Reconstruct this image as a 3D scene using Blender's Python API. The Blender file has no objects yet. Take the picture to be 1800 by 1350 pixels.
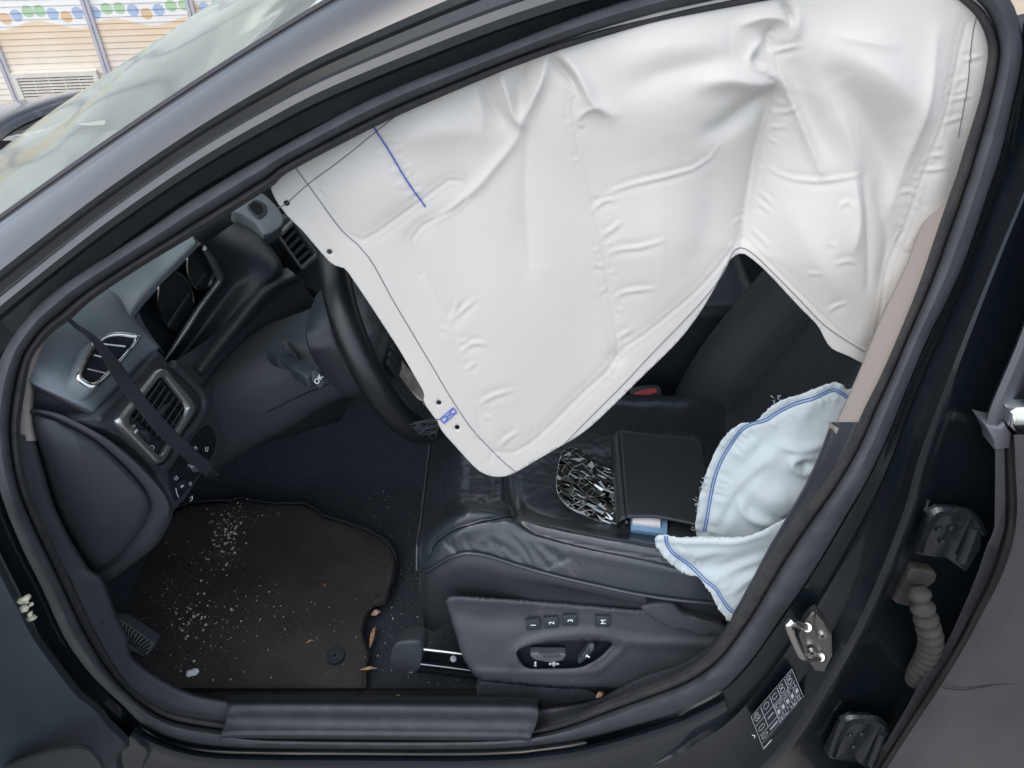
import bpy, bmesh, math, random
import numpy as np
from mathutils import Vector, Matrix, noise, geometry

random.seed(7); np.random.seed(7)
R = math.radians
scene = bpy.context.scene

# ------------------------------------------------------------------ camera
CAM = np.array([0.0, -0.61, 1.60]); PITCH = R(40.0); FPX = 1350.0
cd = bpy.data.cameras.new('camera'); cam = bpy.data.objects.new('camera', cd)
scene.collection.objects.link(cam); scene.camera = cam
cam.location = CAM; cam.rotation_euler = (R(90) - PITCH, 0, 0)
cd.sensor_width = 36.0; cd.lens = 36.0 * FPX / 1800.0
cd.clip_start = 0.02; cd.clip_end = 500.0

# ------------------------------------------------------------------ sky, sun, exposure
SUN_EL = R(60)
world = bpy.data.worlds.new('World'); scene.world = world; world.use_nodes = True
wn = world.node_tree.nodes; wl = world.node_tree.links
wn.clear()
wo = wn.new('ShaderNodeOutputWorld'); wb = wn.new('ShaderNodeBackground'); ws = wn.new('ShaderNodeTexSky')
ws.sky_type = 'NISHITA'; ws.sun_disc = False; ws.sun_elevation = SUN_EL
ws.air_density = 1.0; ws.dust_density = 2.0; ws.ozone_density = 2.0
wh = wn.new('ShaderNodeHueSaturation'); wh.inputs['Saturation'].default_value = 0.60
wb.inputs['Strength'].default_value = 0.15
wl.new(ws.outputs[0], wh.inputs['Color']); wl.new(wh.outputs[0], wb.inputs[0]); wl.new(wb.outputs[0], wo.inputs[0])
sd = bpy.data.lights.new('sun', 'SUN'); sun = bpy.data.objects.new('sun', sd); scene.collection.objects.link(sun)
sd.energy = 0.75; sd.angle = R(130); sd.color = (1.0, 0.985, 0.965)
sdir = Vector((-0.62, -0.55, 0.0)).normalized() * math.cos(SUN_EL) + Vector((0, 0, math.sin(SUN_EL)))
sun.rotation_euler = sdir.to_track_quat('Z', 'Y').to_euler()
ws.sun_rotation = math.atan2(sdir.x, sdir.y)
vs = scene.view_settings
vs.view_transform = 'Standard'; vs.look = 'None'; vs.gamma = 1.0; vs.use_curve_mapping = False
vs.exposure = 1.05
scene.cycles.max_bounces = 8; scene.cycles.transparent_max_bounces = 12
scene.cycles.use_denoising = True

# ------------------------------------------------------------------ pixel <-> place helpers (pixels of the 1800 x 1350 photograph)
RIGHT = np.array([1.0, 0, 0]); FWD = np.array([0, math.cos(PITCH), -math.sin(PITCH)]); UPV = np.array([0, math.sin(PITCH), math.cos(PITCH)])
def ray(px, py):
    return FWD + RIGHT * ((px - 900) / FPX) + UPV * (-(py - 675) / FPX)
def UY(px, py, y):
    d = ray(px, py); return CAM + d * ((y - CAM[1]) / d[1])
def UZ(px, py, z):
    d = ray(px, py); return CAM + d * ((z - CAM[2]) / d[2])
def UP(px, py, p0, n):
    d = ray(px, py); n = np.asarray(n, float); return CAM + d * (np.dot(np.asarray(p0) - CAM, n) / np.dot(d, n))
def fs(z):                                     # the side of the car: upright below the waist, leaning in above
    t = 0.06 * (z - 0.4)
    if z > 0.86: t += 0.33 * (z - 0.86) ** 2 / (abs(z - 0.86) + 0.06)
    return t
def US(px, py, off=0.0):                       # on the car's side surface, off metres further in
    d = ray(px, py); lo, hi = 0.05, 4.0
    for _ in range(40):
        m = (lo + hi) / 2; p = CAM + d * m
        if p[1] - fs(p[2]) - off < 0: lo = m
        else: hi = m
    return CAM + d * ((lo + hi) / 2)
def nrm(v):
    v = np.asarray(v, float); return v / (np.linalg.norm(v) + 1e-12)

# ------------------------------------------------------------------ materials
MATS = {}
def mat(name, col=(0.5, 0.5, 0.5), rough=0.5, spec=0.5, metal=0.0, coat=0.0, coat_rough=0.03, bump=0.0, bscale=400.0, btype='noise',
        var=0.0, vscale=12.0, col2=None, rvar=0.0, sheen=0.0, trans=0.0, dust=0.0, dcol=(0.28, 0.26, 0.23), dscale=30.0):
    if name in MATS: return MATS[name]
    m = bpy.data.materials.new(name); m.use_nodes = True; nt = m.node_tree; N = nt.nodes; L = nt.links
    b = N['Principled BSDF']; o = N['Material Output']
    b.inputs['Base Color'].default_value = (*col, 1); b.inputs['Roughness'].default_value = rough
    b.inputs['Metallic'].default_value = metal; b.inputs['Specular IOR Level'].default_value = spec
    b.inputs['Coat Weight'].default_value = coat; b.inputs['Coat Roughness'].default_value = coat_rough
    b.inputs['Sheen Weight'].default_value = sheen * 0.1
    if name == 'black_paint': b.inputs['Coat IOR'].default_value = 1.55
    tc = N.new('ShaderNodeTexCoord'); src = tc.outputs['Object']
    last = None
    if var or col2 is not None:
        n1 = N.new('ShaderNodeTexNoise'); n1.inputs['Scale'].default_value = vscale; n1.inputs['Detail'].default_value = 6
        L.new(src, n1.inputs['Vector'])
        mx = N.new('ShaderNodeMix'); mx.data_type = 'RGBA'
        c2 = col2 if col2 is not None else tuple(min(1, c * (1 + var)) for c in col)
        c1 = col if col2 is not None else tuple(c * (1 - var) for c in col)
        mx.inputs[6].default_value = (*c1, 1); mx.inputs[7].default_value = (*c2, 1)
        cr_ = N.new('ShaderNodeValToRGB'); cr_.color_ramp.elements[0].position = 0.35; cr_.color_ramp.elements[1].position = 0.65
        L.new(n1.outputs['Fac'], cr_.inputs[0]); L.new(cr_.outputs[0], mx.inputs[0])
        last = mx.outputs[2]
    if dust:
        n2 = N.new('ShaderNodeTexNoise'); n2.inputs['Scale'].default_value = dscale; n2.inputs['Detail'].default_value = 8
        n2.inputs['Roughness'].default_value = 0.7
        L.new(src, n2.inputs['Vector'])
        rp = N.new('ShaderNodeValToRGB'); rp.color_ramp.elements[0].position = 0.5; rp.color_ramp.elements[1].position = 0.8
        rp.color_ramp.elements[1].color = (dust, dust, dust, 1)
        L.new(n2.outputs['Fac'], rp.inputs[0])
        mx2 = N.new('ShaderNodeMix'); mx2.data_type = 'RGBA'
        if last is not None: L.new(last, mx2.inputs[6])
        else: mx2.inputs[6].default_value = (*col, 1)
        mx2.inputs[7].default_value = (*dcol, 1); L.new(rp.outputs[0], mx2.inputs[0]); last = mx2.outputs[2]
    if last is not None: L.new(last, b.inputs['Base Color'])
    if rvar:
        n3 = N.new('ShaderNodeTexNoise'); n3.inputs['Scale'].default_value = 25; n3.inputs['Detail'].default_value = 5
        L.new(src, n3.inputs['Vector'])
        mr = N.new('ShaderNodeMapRange'); mr.inputs[3].default_value = rough - rvar; mr.inputs[4].default_value = rough + rvar
        L.new(n3.outputs['Fac'], mr.inputs[0]); L.new(mr.outputs[0], b.inputs['Roughness'])
    if bump:
        if btype == 'voronoi':
            t = N.new('ShaderNodeTexVoronoi'); t.feature = 'DISTANCE_TO_EDGE'; out = t.outputs['Distance']
        elif btype == 'weave':
            t = N.new('ShaderNodeTexWave'); out = t.outputs['Fac']
        else:
            t = N.new('ShaderNodeTexNoise'); t.inputs['Detail'].default_value = 4; out = t.outputs['Fac']
        t.inputs['Scale'].default_value = bscale; L.new(src, t.inputs['Vector'])
        bp = N.new('ShaderNodeBump'); bp.inputs['Strength'].default_value = bump; bp.inputs['Distance'].default_value = 0.001
        L.new(out, bp.inputs['Height']); L.new(bp.outputs[0], b.inputs['Normal'])
        if coat: L.new(bp.outputs[0], b.inputs['Coat Normal']) if bump > 0.3 else None
    if trans:
        tr = N.new('ShaderNodeBsdfTranslucent'); tr.inputs[0].default_value = (*col, 1)
        ms = N.new('ShaderNodeMixShader'); ms.inputs[0].default_value = trans
        L.new(b.outputs[0], ms.inputs[1]); L.new(tr.outputs[0], ms.inputs[2]); L.new(ms.outputs[0], o.inputs[0])
    MATS[name] = m
    return m

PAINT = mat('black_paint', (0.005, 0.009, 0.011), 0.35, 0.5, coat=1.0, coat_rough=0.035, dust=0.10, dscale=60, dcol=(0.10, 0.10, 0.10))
SILLP = mat('sill_paint', (0.004, 0.009, 0.014), 0.4, 0.3, coat=0.7, coat_rough=0.05, dust=0.06, dscale=70, dcol=(0.10, 0.10, 0.10))
PAINT_DUSTY = mat('dusty_black_paint', (0.033, 0.034, 0.036), 0.40, 0.5, coat=1.0, coat_rough=0.06, var=0.15, vscale=5, dust=0.25, dscale=30, dcol=(0.085, 0.085, 0.087))
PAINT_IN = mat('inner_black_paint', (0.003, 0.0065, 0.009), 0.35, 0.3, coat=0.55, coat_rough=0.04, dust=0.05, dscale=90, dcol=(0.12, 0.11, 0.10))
RUBBER = mat('seal_rubber', (0.043, 0.047, 0.053), 0.62, 0.4, bump=0.25, bscale=700, var=0.18, vscale=30)
FUZZ = mat('worn_seal_flock', (0.028, 0.030, 0.036), 0.9, 0.2, bump=0.8, bscale=900, col2=(0.050, 0.046, 0.043), vscale=45, sheen=0.4)
PLASTIC = mat('charcoal_plastic', (0.038, 0.046, 0.052), 0.52, 0.45, bump=0.28, bscale=1100, var=0.08, vscale=14, dust=0.06, dscale=120)
PLASTIC_D = mat('dark_plastic', (0.022, 0.030, 0.037), 0.45, 0.45, bump=0.2, bscale=1100, var=0.1)
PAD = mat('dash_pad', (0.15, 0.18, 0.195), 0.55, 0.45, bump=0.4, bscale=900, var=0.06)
SATIN = mat('satin_trim', (0.50, 0.52, 0.50), 0.30, 0.5, metal=0.85, bump=0.05, bscale=600)
CHROME = mat('bright_trim', (0.80, 0.82, 0.80), 0.16, 0.5, metal=1.0)
BLACKHOLE = mat('vent_depth', (0.006, 0.010, 0.015), 0.7, 0.2)
LEATHER = mat('black_leather', (0.023, 0.031, 0.036), 0.30, 0.5, coat=0.45, coat_rough=0.25, bump=0.22, bscale=320, btype='voronoi', rvar=0.10, var=0.12, vscale=9)
LEATHER_M = mat('matt_black_leather', (0.021, 0.028, 0.033), 0.38, 0.5, bump=0.45, bscale=420, btype='voronoi', rvar=0.08)
CARPET = mat('dark_carpet', (0.026, 0.035, 0.043), 0.95, 0.1, bump=1.0, bscale=600, col2=(0.046, 0.057, 0.068), vscale=260, sheen=0.25, dust=0.25, dscale=330, dcol=(0.12, 0.11, 0.10))
MATFAB = mat('mat_carpet', (0.036, 0.035, 0.034), 0.95, 0.1, bump=1.0, bscale=650, col2=(0.060, 0.056, 0.052), vscale=7, sheen=0.25, dust=0.6, dscale=330, dcol=(0.13, 0.122, 0.11))
BEIGE = mat('grey_beige_trim', (0.275, 0.245, 0.22), 0.8, 0.25, bump=0.5, bscale=1400, sheen=0.2)
WHITE = mat('white_print', (0.75, 0.77, 0.78), 0.5)
STEEL = mat('striker_steel', (0.72, 0.70, 0.66), 0.24, 0.5, metal=1.0, bump=0.12, bscale=120)
# ------------------------------------------------------------------ geometry helpers
COL = scene.collection
def empty(name, loc=(0, 0, 0), label=None, cat=None, group=None):
    o = bpy.data.objects.new(name, None); o.location = loc; COL.objects.link(o); o.empty_display_size = 0.05
    tag(o, label, cat, group); return o
def tag(o, label=None, cat=None, group=None, kind=None):
    if label: o['label'] = label
    if cat: o['category'] = cat
    if group: o['group'] = group
    if kind: o['kind'] = kind
    return o
def obj(name, V, Fc, m, parent=None, smooth=True, sharp=None, loc=None):
    me = bpy.data.meshes.new(name); me.from_pydata([tuple(map(float, v)) for v in V], [], [tuple(f) for f in Fc]); me.update()
    if smooth: me.polygons.foreach_set('use_smooth', [True] * len(me.polygons))
    if sharp is not None: me.set_sharp_from_angle(angle=R(sharp))
    if m is not None: me.materials.append(m)
    o = bpy.data.objects.new(name, me); COL.objects.link(o)
    if parent is not None:
        o.parent = parent
        pw = world_loc(parent); o.location = -Vector(pw)
    return o
def world_loc(o):
    v = Vector((0, 0, 0))
    while o is not None: v += o.location; o = o.parent
    return v
def mod(o, kind, **k):
    md = o.modifiers.new(kind.lower(), kind)
    for a, b in k.items(): setattr(md, a, b)
    return md
def cr(P, n, closed=False, lin=False):
    """smooth curve through P, n points evenly along it"""
    P = np.asarray(P, float); m = len(P)
    if m == 1: return np.repeat(P, n, 0)
    out = []
    if closed: idx = lambda i: P[i % m]; segs = m
    else:
        E0 = 2 * P[0] - P[1]; E1 = 2 * P[-1] - P[-2]
        idx = lambda i: E0 if i < 0 else (E1 if i >= m else P[i]); segs = m - 1
    K = 12
    for i in range(segs):
        p0, p1, p2, p3 = idx(i - 1), idx(i), idx(i + 1), idx(i + 2)
        for j in range(K):
            t = j / K
            if lin: out.append(p1 + (p2 - p1) * t)
            else: out.append(0.5 * (2 * p1 + (p2 - p0) * t + (2 * p0 - 5 * p1 + 4 * p2 - p3) * t * t + (-p0 + 3 * p1 - 3 * p2 + p3) * t ** 3))
    out.append(P[0] if closed else P[-1])
    out = np.array(out); d = np.r_[0, np.cumsum(np.linalg.norm(np.diff(out, axis=0), axis=1))]
    s = np.linspace(0, d[-1], n + 1)[:-1] if closed else np.linspace(0, d[-1], n)
    return np.stack([np.interp(s, d, out[:, k]) for k in range(P.shape[1])], 1)
def gridfaces(nr, nc, cr_=False, cc=False):
    F = []
    for i in range(nr if cr_ else nr - 1):
        for j in range(nc if cc else nc - 1):
            i2 = (i + 1) % nr; j2 = (j + 1) % nc
            F.append((i * nc + j, i * nc + j2, i2 * nc + j2, i2 * nc + j))
    return F
def loft(name, rows, m, parent=None, nu=40, nv=None, lin=False, closed=False, thick=0.0, sharp=None, uplin=False, closedrows=False):
    A = np.array([cr(r, nu, closed, uplin) for r in rows])
    if nv:
        k = len(rows)
        if closedrows: A = np.stack([cr_index(A[:, j], nv, True) for j in range(nu)], 1)
        else: A = np.stack([cr_index(A[:, j], nv, False, lin) for j in range(nu)], 1)
    nr = A.shape[0]
    o = obj(name, A.reshape(-1, 3), gridfaces(nr, nu, closedrows, closed), m, parent, sharp=sharp)
    if thick: mod(o, 'SOLIDIFY', thickness=thick, offset=0)
    return o
def cr_index(P, n, closed=False, lin=False):
    m = len(P); out = []
    for s in (np.linspace(0, m, n + 1)[:-1] if closed else np.linspace(0, m - 1, n)):
        i = min(int(s), m - 1 if closed else m - 2); t = s - i
        if closed: p0, p1, p2, p3 = P[(i - 1) % m], P[i % m], P[(i + 1) % m], P[(i + 2) % m]
        else:
            p1, p2 = P[i], P[i + 1]; p0 = P[i - 1] if i else 2 * p1 - p2; p3 = P[i + 2] if i + 2 < m else 2 * p2 - p1
        out.append(p1 + (p2 - p1) * t if lin else 0.5 * (2 * p1 + (p2 - p0) * t + (2 * p0 - 5 * p1 + 4 * p2 - p3) * t * t + (-p0 + 3 * p1 - 3 * p2 + p3) * t ** 3))
    return np.array(out)
def tube(name, P, r, m, parent=None, seg=10, n=None, closed=False, squash=1.0, sharp=None, caps=True, raw=False):
    P = np.asarray(P, float)
    if n: 
        rr = np.interp(np.linspace(0, 1, n), np.linspace(0, 1, len(np.atleast_1d(r))), np.atleast_1d(r)) if np.ndim(r) else np.full(n, r)
        P = cr(P, n, closed)
    else: rr = np.asarray(r, float) if np.ndim(r) else np.full(len(P), r)
    n = len(P); T = np.gradient(P, axis=0) if not closed else np.roll(P, -1, 0) - np.roll(P, 1, 0)
    T = np.array([nrm(t) for t in T]); ref = np.array([0, 0, 1.0]) if abs(T[0][2]) < 0.9 else np.array([1.0, 0, 0])
    u = nrm(np.cross(T[0], ref)); V = []
    for i in range(n):
        u = nrm(u - T[i] * np.dot(u, T[i])); w = np.cross(T[i], u)
        for k in range(seg):
            a = 2 * math.pi * k / seg; V.append(P[i] + (u * math.cos(a) + w * math.sin(a) * squash) * rr[i])
    F = gridfaces(n, seg, closed, True)
    if caps and not closed: F += [tuple(range(seg))[::-1], tuple(range((n - 1) * seg, n * seg))]
    if raw: return V, F
    return obj(name, V, F, m, parent, sharp=sharp if sharp else 50)
def merge(lst):
    V, F = [], []
    for v, f in lst:
        k = len(V); V += list(v); F += [tuple(i + k for i in t) for t in f]
    return V, F
def plate(name, pts, n, th, m, parent=None, bev=0.0, seg=2, smooth=False, sharp=35):
    """solid slab: outline pts, thickness th along -n, edges of the face rounded by bev"""
    n = nrm(n); bm = bmesh.new(); vs_ = [bm.verts.new(tuple(p)) for p in pts]; f = bm.faces.new(vs_); bm.normal_update()
    if np.dot(np.array(f.normal), n) < 0: f.normal_flip()
    r = bmesh.ops.extrude_face_region(bm, geom=[f]); nv = [g for g in r['geom'] if isinstance(g, bmesh.types.BMVert)]
    top = [g for g in r['geom'] if isinstance(g, bmesh.types.BMFace)]
    for v in vs_: v.co -= Vector(n) * th
    if bev:
        ed = list(top[0].edges); bmesh.ops.bevel(bm, geom=ed, offset=bev, offset_type='OFFSET', segments=seg, profile=0.5, affect='EDGES', clamp_overlap=True)
    bmesh.ops.recalc_face_normals(bm, faces=bm.faces)
    me = bpy.data.meshes.new(name); bm.to_mesh(me); bm.free()
    me.polygons.foreach_set('use_smooth', [True] * len(me.polygons)); me.set_sharp_from_angle(angle=R(sharp))
    me.materials.append(m); o = bpy.data.objects.new(name, me); COL.objects.link(o)
    if parent is not None: o.parent = parent; o.location = -world_loc(parent)
    return o
def box(name, c, sx, sy, sz, m, parent=None, ax=None, bev=0.003, seg=2, raw=False):
    """rounded box centred at c; ax = three axes (rows)"""
    ax = np.eye(3) if ax is None else np.asarray(ax, float); c = np.asarray(c, float)
    bm = bmesh.new(); bmesh.ops.create_cube(bm, size=1.0)
    for v in bm.verts:
        q = np.array(v.co) * np.array([sx, sy, sz]); v.co = tuple(q)
    if bev: bmesh.ops.bevel(bm, geom=list(bm.edges), offset=bev, segments=seg, profile=0.5, affect='EDGES', clamp_overlap=True)
    for v in bm.verts: v.co = tuple(c + ax.T @ np.array(v.co))
    if raw:
        bm.verts.index_update(); V = [np.array(v.co) for v in bm.verts]; F = [tuple(v.index for v in f.verts) for f in bm.faces]; bm.free(); return V, F
    me = bpy.data.meshes.new(name); bm.to_mesh(me); bm.free()
    me.polygons.foreach_set('use_smooth', [True] * len(me.polygons)); me.set_sharp_from_angle(angle=R(40))
    me.materials.append(m); o = bpy.data.objects.new(name, me); COL.objects.link(o)
    if parent is not None: o.parent = parent; o.location = -world_loc(parent)
    return o
def ringloft(name, loops, m, parent=None, n=80, sharp=35, lin=False):
    A = np.array([cr(l, n, True, lin) for l in loops])
    return obj(name, A.reshape(-1, 3), gridfaces(len(loops), n, False, True), m, parent, sharp=sharp)
def frame_ring(name, outer, inner, nv, h, m, parent=None, n=96, lin=True, rnd=0.3):
    """raised frame between two outlines: stands h proud along nv, inner wall drops back"""
    o = cr(outer, n, True, lin); i = cr(inner, n, True, lin); nv = nrm(nv); c = (o + i) / 2
    q = o + (i - o) * 0.22; p = o + (i - o) * 0.8
    loops = [o - nv * 0.004, o + nv * h * 0.5, q + nv * h, p + nv * h, i + nv * h * 0.6, i - nv * 0.012]
    A = np.array(loops); return obj(name, A.reshape(-1, 3), gridfaces(len(loops), n, False, True), m, parent, sharp=60)
def text(name, s, c, xd, yd, size, m, parent=None, ext=0.0003):
    cu = bpy.data.curves.new(name, 'FONT'); cu.body = s; cu.size = size; cu.align_x = 'CENTER'; cu.align_y = 'CENTER'; cu.extrude = ext
    t = bpy.data.objects.new(name + '_curve', cu); COL.objects.link(t); bpy.context.view_layer.update()
    me = bpy.data.meshes.new_from_object(t.evaluated_get(bpy.context.evaluated_depsgraph_get())); bpy.data.objects.remove(t)
    me.materials.clear(); me.materials.append(m)
    o = bpy.data.objects.new(name, me); COL.objects.link(o)
    x = Vector(nrm(xd)); y = Vector(nrm(yd)); z = x.cross(y).normalized(); y = z.cross(x)
    M = Matrix((x, y, z)).transposed().to_4x4(); M.translation = Vector(c) - (world_loc(parent) if parent is not None else Vector((0, 0, 0)))
    if parent is not None: o.parent = parent
    o.matrix_local = M
    return o
_PC = {}
def polyd(px, py, P, n=14, smooth=True, cut=140.0):
    """distance of points to a polyline, and the position 0..1 along it (points further than cut are left out)"""
    key = (tuple(map(tuple, P)), n)
    if key not in _PC:
        P = np.asarray(P, float); _PC[key] = cr(P, n) if smooth and len(P) > 2 else P
    P = _PC[key]; shp = np.shape(px); px = np.ravel(px); py = np.ravel(py)
    bo_, to_, so_ = np.full(px.shape, 1e9), np.zeros(px.shape), np.zeros(px.shape)
    lo, hi = P.min(0) - cut, P.max(0) + cut; w0 = (px > lo[0]) & (px < hi[0]) & (py > lo[1]) & (py < hi[1])
    x, y = px[w0], py[w0]; best = np.full(x.shape, 1e9); tt = np.zeros(x.shape); sg = np.zeros(x.shape); m = len(P) - 1
    if len(x):
        for i in range(m):
            a, b = P[i], P[i + 1]; ab = b - a; l2 = max(1e-9, ab @ ab)
            t = ((x - a[0]) * ab[0] + (y - a[1]) * ab[1]) / l2; np.minimum(np.maximum(t, 0, out=t), 1, out=t)
            dx = x - (a[0] + t * ab[0]); dy = y - (a[1] + t * ab[1]); d = np.hypot(dx, dy); w = d < best
            best = np.where(w, d, best); tt = np.where(w, (i + t) / m, tt); sg = np.where(w, np.sign(ab[0] * dy - ab[1] * dx), sg)
        bo_[w0] = best; to_[w0] = tt; so_[w0] = sg
    return bo_.reshape(shp), to_.reshape(shp), so_.reshape(shp)
def vnoise(x, y, s, seed=0):
    return np.array([noise.noise(Vector((a * s, b * s, seed))) for a, b in zip(np.ravel(x), np.ravel(y))]).reshape(np.shape(x))
def ico_raw(c, r, rnd, sub=1):
    bm = bmesh.new(); bmesh.ops.create_icosphere(bm, subdivisions=sub, radius=1.0); bm.verts.index_update()
    s = np.array([rnd.uniform(0.6, 1.3), rnd.uniform(0.6, 1.3), rnd.uniform(0.4, 0.8)]) * r
    V = [np.array(c) + np.array(v.co) * s * rnd.uniform(0.75, 1.15) for v in bm.verts]; F = [tuple(v.index for v in f.verts) for f in bm.faces]; bm.free(); return V, F
# ------------------------------------------------------------------ setting: ground
gmat = mat('worn_asphalt', (0.12, 0.112, 0.105), 0.9, 0.3, bump=0.7, bscale=60, col2=(0.21, 0.195, 0.18), vscale=3, dust=0.3, dscale=9, dcol=(0.26, 0.24, 0.21))
g = obj('pavement', [(-60, -60, 0), (60, -60, 0), (60, 60, 0), (-60, 60, 0)], [(0, 1, 2, 3)], gmat, smooth=False); tag(g, kind='structure')

# ------------------------------------------------------------------ cabin wall behind the car
WK = 0.12                                                   # the wall runs a little away from the car
wp0 = np.array([-1.5, 3.36, 0.0]); wdir = nrm([1, WK, 0]); wn_ = nrm([WK, -1, 0])
cabin = empty('cabin', tuple(wp0), 'pale cabin wall of horizontal siding with printed coloured dots and a vent grille', 'cabin')
cabin.rotation_euler = (0, 0, math.atan2(WK, 1.0))
def WL(px, py):                                            # wall coordinates (along, up) under a pixel
    p = UP(px, py, wp0, wn_); return float(np.dot(p - wp0, wdir)), float(p[2])
BH = (WL(100, 58)[1] - WL(100, 102)[1]) / 4.0
def cabin_material():
    m = bpy.data.materials.new('printed_siding'); m.use_nodes = True; N = m.node_tree.nodes; L = m.node_tree.links
    b = N['Principled BSDF']; b.inputs['Roughness'].default_value = 0.55
    tc = N.new('ShaderNodeTexCoord'); tc.object = cabin; sp = N.new('ShaderNodeSeparateXYZ'); L.new(tc.outputs['Object'], sp.inputs[0])
    cb = N.new('ShaderNodeCombineXYZ'); L.new(sp.outputs[0], cb.inputs[0]); L.new(sp.outputs[2], cb.inputs[1])
    def math_(op, a, bb=None):
        n = N.new('ShaderNodeMath'); n.operation = op
        for i, v in enumerate((a, bb)):
            if v is None: continue
            if isinstance(v, (int, float)): n.inputs[i].default_value = v
            else: L.new(v, n.inputs[i])
        return n.outputs[0]
    s0 = WL(64, 36); s1 = WL(200, 31); per = s1[0] - s0[0]
    zmid = WL(64, 44)[1]; amp = 0.018
    # wavy top of the orange field; it fades to cream lower down
    wav = math_('MULTIPLY', math_('COSINE', math_('MULTIPLY', math_('SUBTRACT', sp.outputs[0], s0[0]), 2 * math.pi / per)), amp)
    top = math_('SUBTRACT', math_('ADD', wav, zmid - 0.0), sp.outputs[2])
    inside = math_('GREATER_THAN', top, 0.0)
    mr = N.new('ShaderNodeMapRange'); mr.inputs[1].default_value = 0.02; mr.inputs[2].default_value = 0.24; L.new(top, mr.inputs[0])
    fade = N.new('ShaderNodeMix'); fade.data_type = 'RGBA'; fade.inputs[6].default_value = (0.90, 0.71, 0.50, 1); fade.inputs[7].default_value = (0.92, 0.87, 0.78, 1)
    L.new(mr.outputs[0], fade.inputs[0])
    mx = N.new('ShaderNodeMix'); mx.data_type = 'RGBA'; mx.inputs[6].default_value = (0.93, 0.92, 0.90, 1)
    L.new(inside, mx.inputs[0]); L.new(fade.outputs[2], mx.inputs[7]); last = mx.outputs[2]
    G, B_, O = (0.50, 0.70, 0.46), (0.46, 0.57, 0.76), (0.82, 0.60, 0.38)
    dots = [(-22, 42, O), (10, 33, O), (29, 27, B_), (49, 20, G), (70, 19, G), (93, 24, B_), (117, 29, O), (137, 22, B_), (167, 22, B_), (188, 15, G), (210, 14, G),
            (234, 18, B_), (258, 24, O), (279, 17, B_), (301, 10, G), (324, 8, G), (344, 16, O), (359, 14, B_), (382, 9, G)]
    r = 0.5 * abs(WL(103, 24)[0] - WL(82, 24)[0])
    for px, py, c in dots:
        u, w = WL(px, py); d = N.new('ShaderNodeVectorMath'); d.operation = 'DISTANCE'; L.new(cb.outputs[0], d.inputs[0]); d.inputs[1].default_value = (u, w, 0)
        k = math_('LESS_THAN', d.outputs['Value'], r)
        q = N.new('ShaderNodeMix'); q.data_type = 'RGBA'; L.new(k, q.inputs[0]); L.new(last, q.inputs[6]); q.inputs[7].default_value = (*c, 1); last = q.outputs[2]
    nz = N.new('ShaderNodeTexNoise'); nz.inputs['Scale'].default_value = 9; nz.inputs['Detail'].default_value = 8; L.new(tc.outputs['Object'], nz.inputs['Vector'])
    rp = N.new('ShaderNodeValToRGB'); rp.color_ramp.elements[0].position = 0.3; rp.color_ramp.elements[0].color = (0.86, 0.84, 0.80, 1); rp.color_ramp.elements[1].color = (1, 1, 1, 1)
    L.new(nz.outputs['Fac'], rp.inputs[0])
    mu = N.new('ShaderNodeMix'); mu.data_type = 'RGBA'; mu.blend_type = 'MULTIPLY'; mu.inputs[0].default_value = 1.0
    L.new(last, mu.inputs[6]); L.new(rp.outputs[0], mu.inputs[7]); L.new(mu.outputs[2], b.inputs['Base Color'])
    return m
SIDING = cabin_material()
CREAM = mat('cream_plastic', (0.74, 0.70, 0.61), 0.5, var=0.04)
STRIP = mat('pale_grey_strip', (0.52, 0.51, 0.53), 0.5, var=0.06)
SLOT = mat('grille_depth', (0.07, 0.055, 0.05), 0.8)
# strip positions along the wall
strips = [WL(175, 80)[0], WL(338, 25)[0], WL(397, 10)[0]]
pw_ = strips[1] - strips[0]
edges = [strips[0] - 2 * pw_, strips[0] - pw_, strips[0], strips[1], strips[2], strips[2] + pw_, strips[2] + 2 * pw_, strips[2] + 3 * pw_]
bmeshes = {}
def child(o, parent): o.parent = parent; return o
for k in range(len(edges) - 1):
    w = edges[k + 1] - edges[k]; key = round(w, 4)
    if key not in bmeshes:
        me = bpy.data.meshes.new('siding_board')
        pr = [(0, 0), (-0.0032, 0.0010), (-0.0040, 0.003), (-0.001, BH - 0.001), (0.0, BH)]
        V = []
        for x in (0.0, w):
            for (dy, dz) in pr: V.append((x, dy, dz))
        F = [(i, i + 1, i + 6, i + 5) for i in range(4)] + [(0, 5, 9, 4), (0, 1, 2, 3, 4), (9, 8, 7, 6, 5)]
        me.from_pydata(V, [], F); me.update(); me.materials.append(SIDING); bmeshes[key] = me
    nb = 42 if 1 <= k <= 4 else 34
    for i in range(nb):
        o = bpy.data.objects.new('siding_board', bmeshes[key]); COL.objects.link(o); o.parent = cabin; o.location = (edges[k], 0, 0.02 + i * BH)
top = 0.02 + 42 * BH
def lbox(name, x0, x1, y0, y1, z0, z1, m, parent):
    V = [(x, y, z) for x in (x0, x1) for y in (y0, y1) for z in (z0, z1)]
    F = [(0, 1, 3, 2), (4, 6, 7, 5), (0, 4, 5, 1), (2, 3, 7, 6), (0, 2, 6, 4), (1, 5, 7, 3)]
    me = bpy.data.meshes.new(name); me.from_pydata(V, [], F); me.update(); me.materials.append(m)
    o = bpy.data.objects.new(name, me); COL.objects.link(o); o.parent = parent; return o
lbox('backing_wall', edges[0] - 1.5, edges[-1] + 4.0, 0.004, 0.10, 0.0, 2.7, SIDING, cabin)
for k, s in enumerate(edges):
    wv = 0.0175
    a = lbox('cover_strip', s - wv, s - 0.0012, -0.017, 0.003, 0.0, 2.6, STRIP, cabin); b = lbox('cover_strip', s + 0.0012, s + wv, -0.014, 0.003, 0.0, 2.6, STRIP, cabin)
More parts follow.
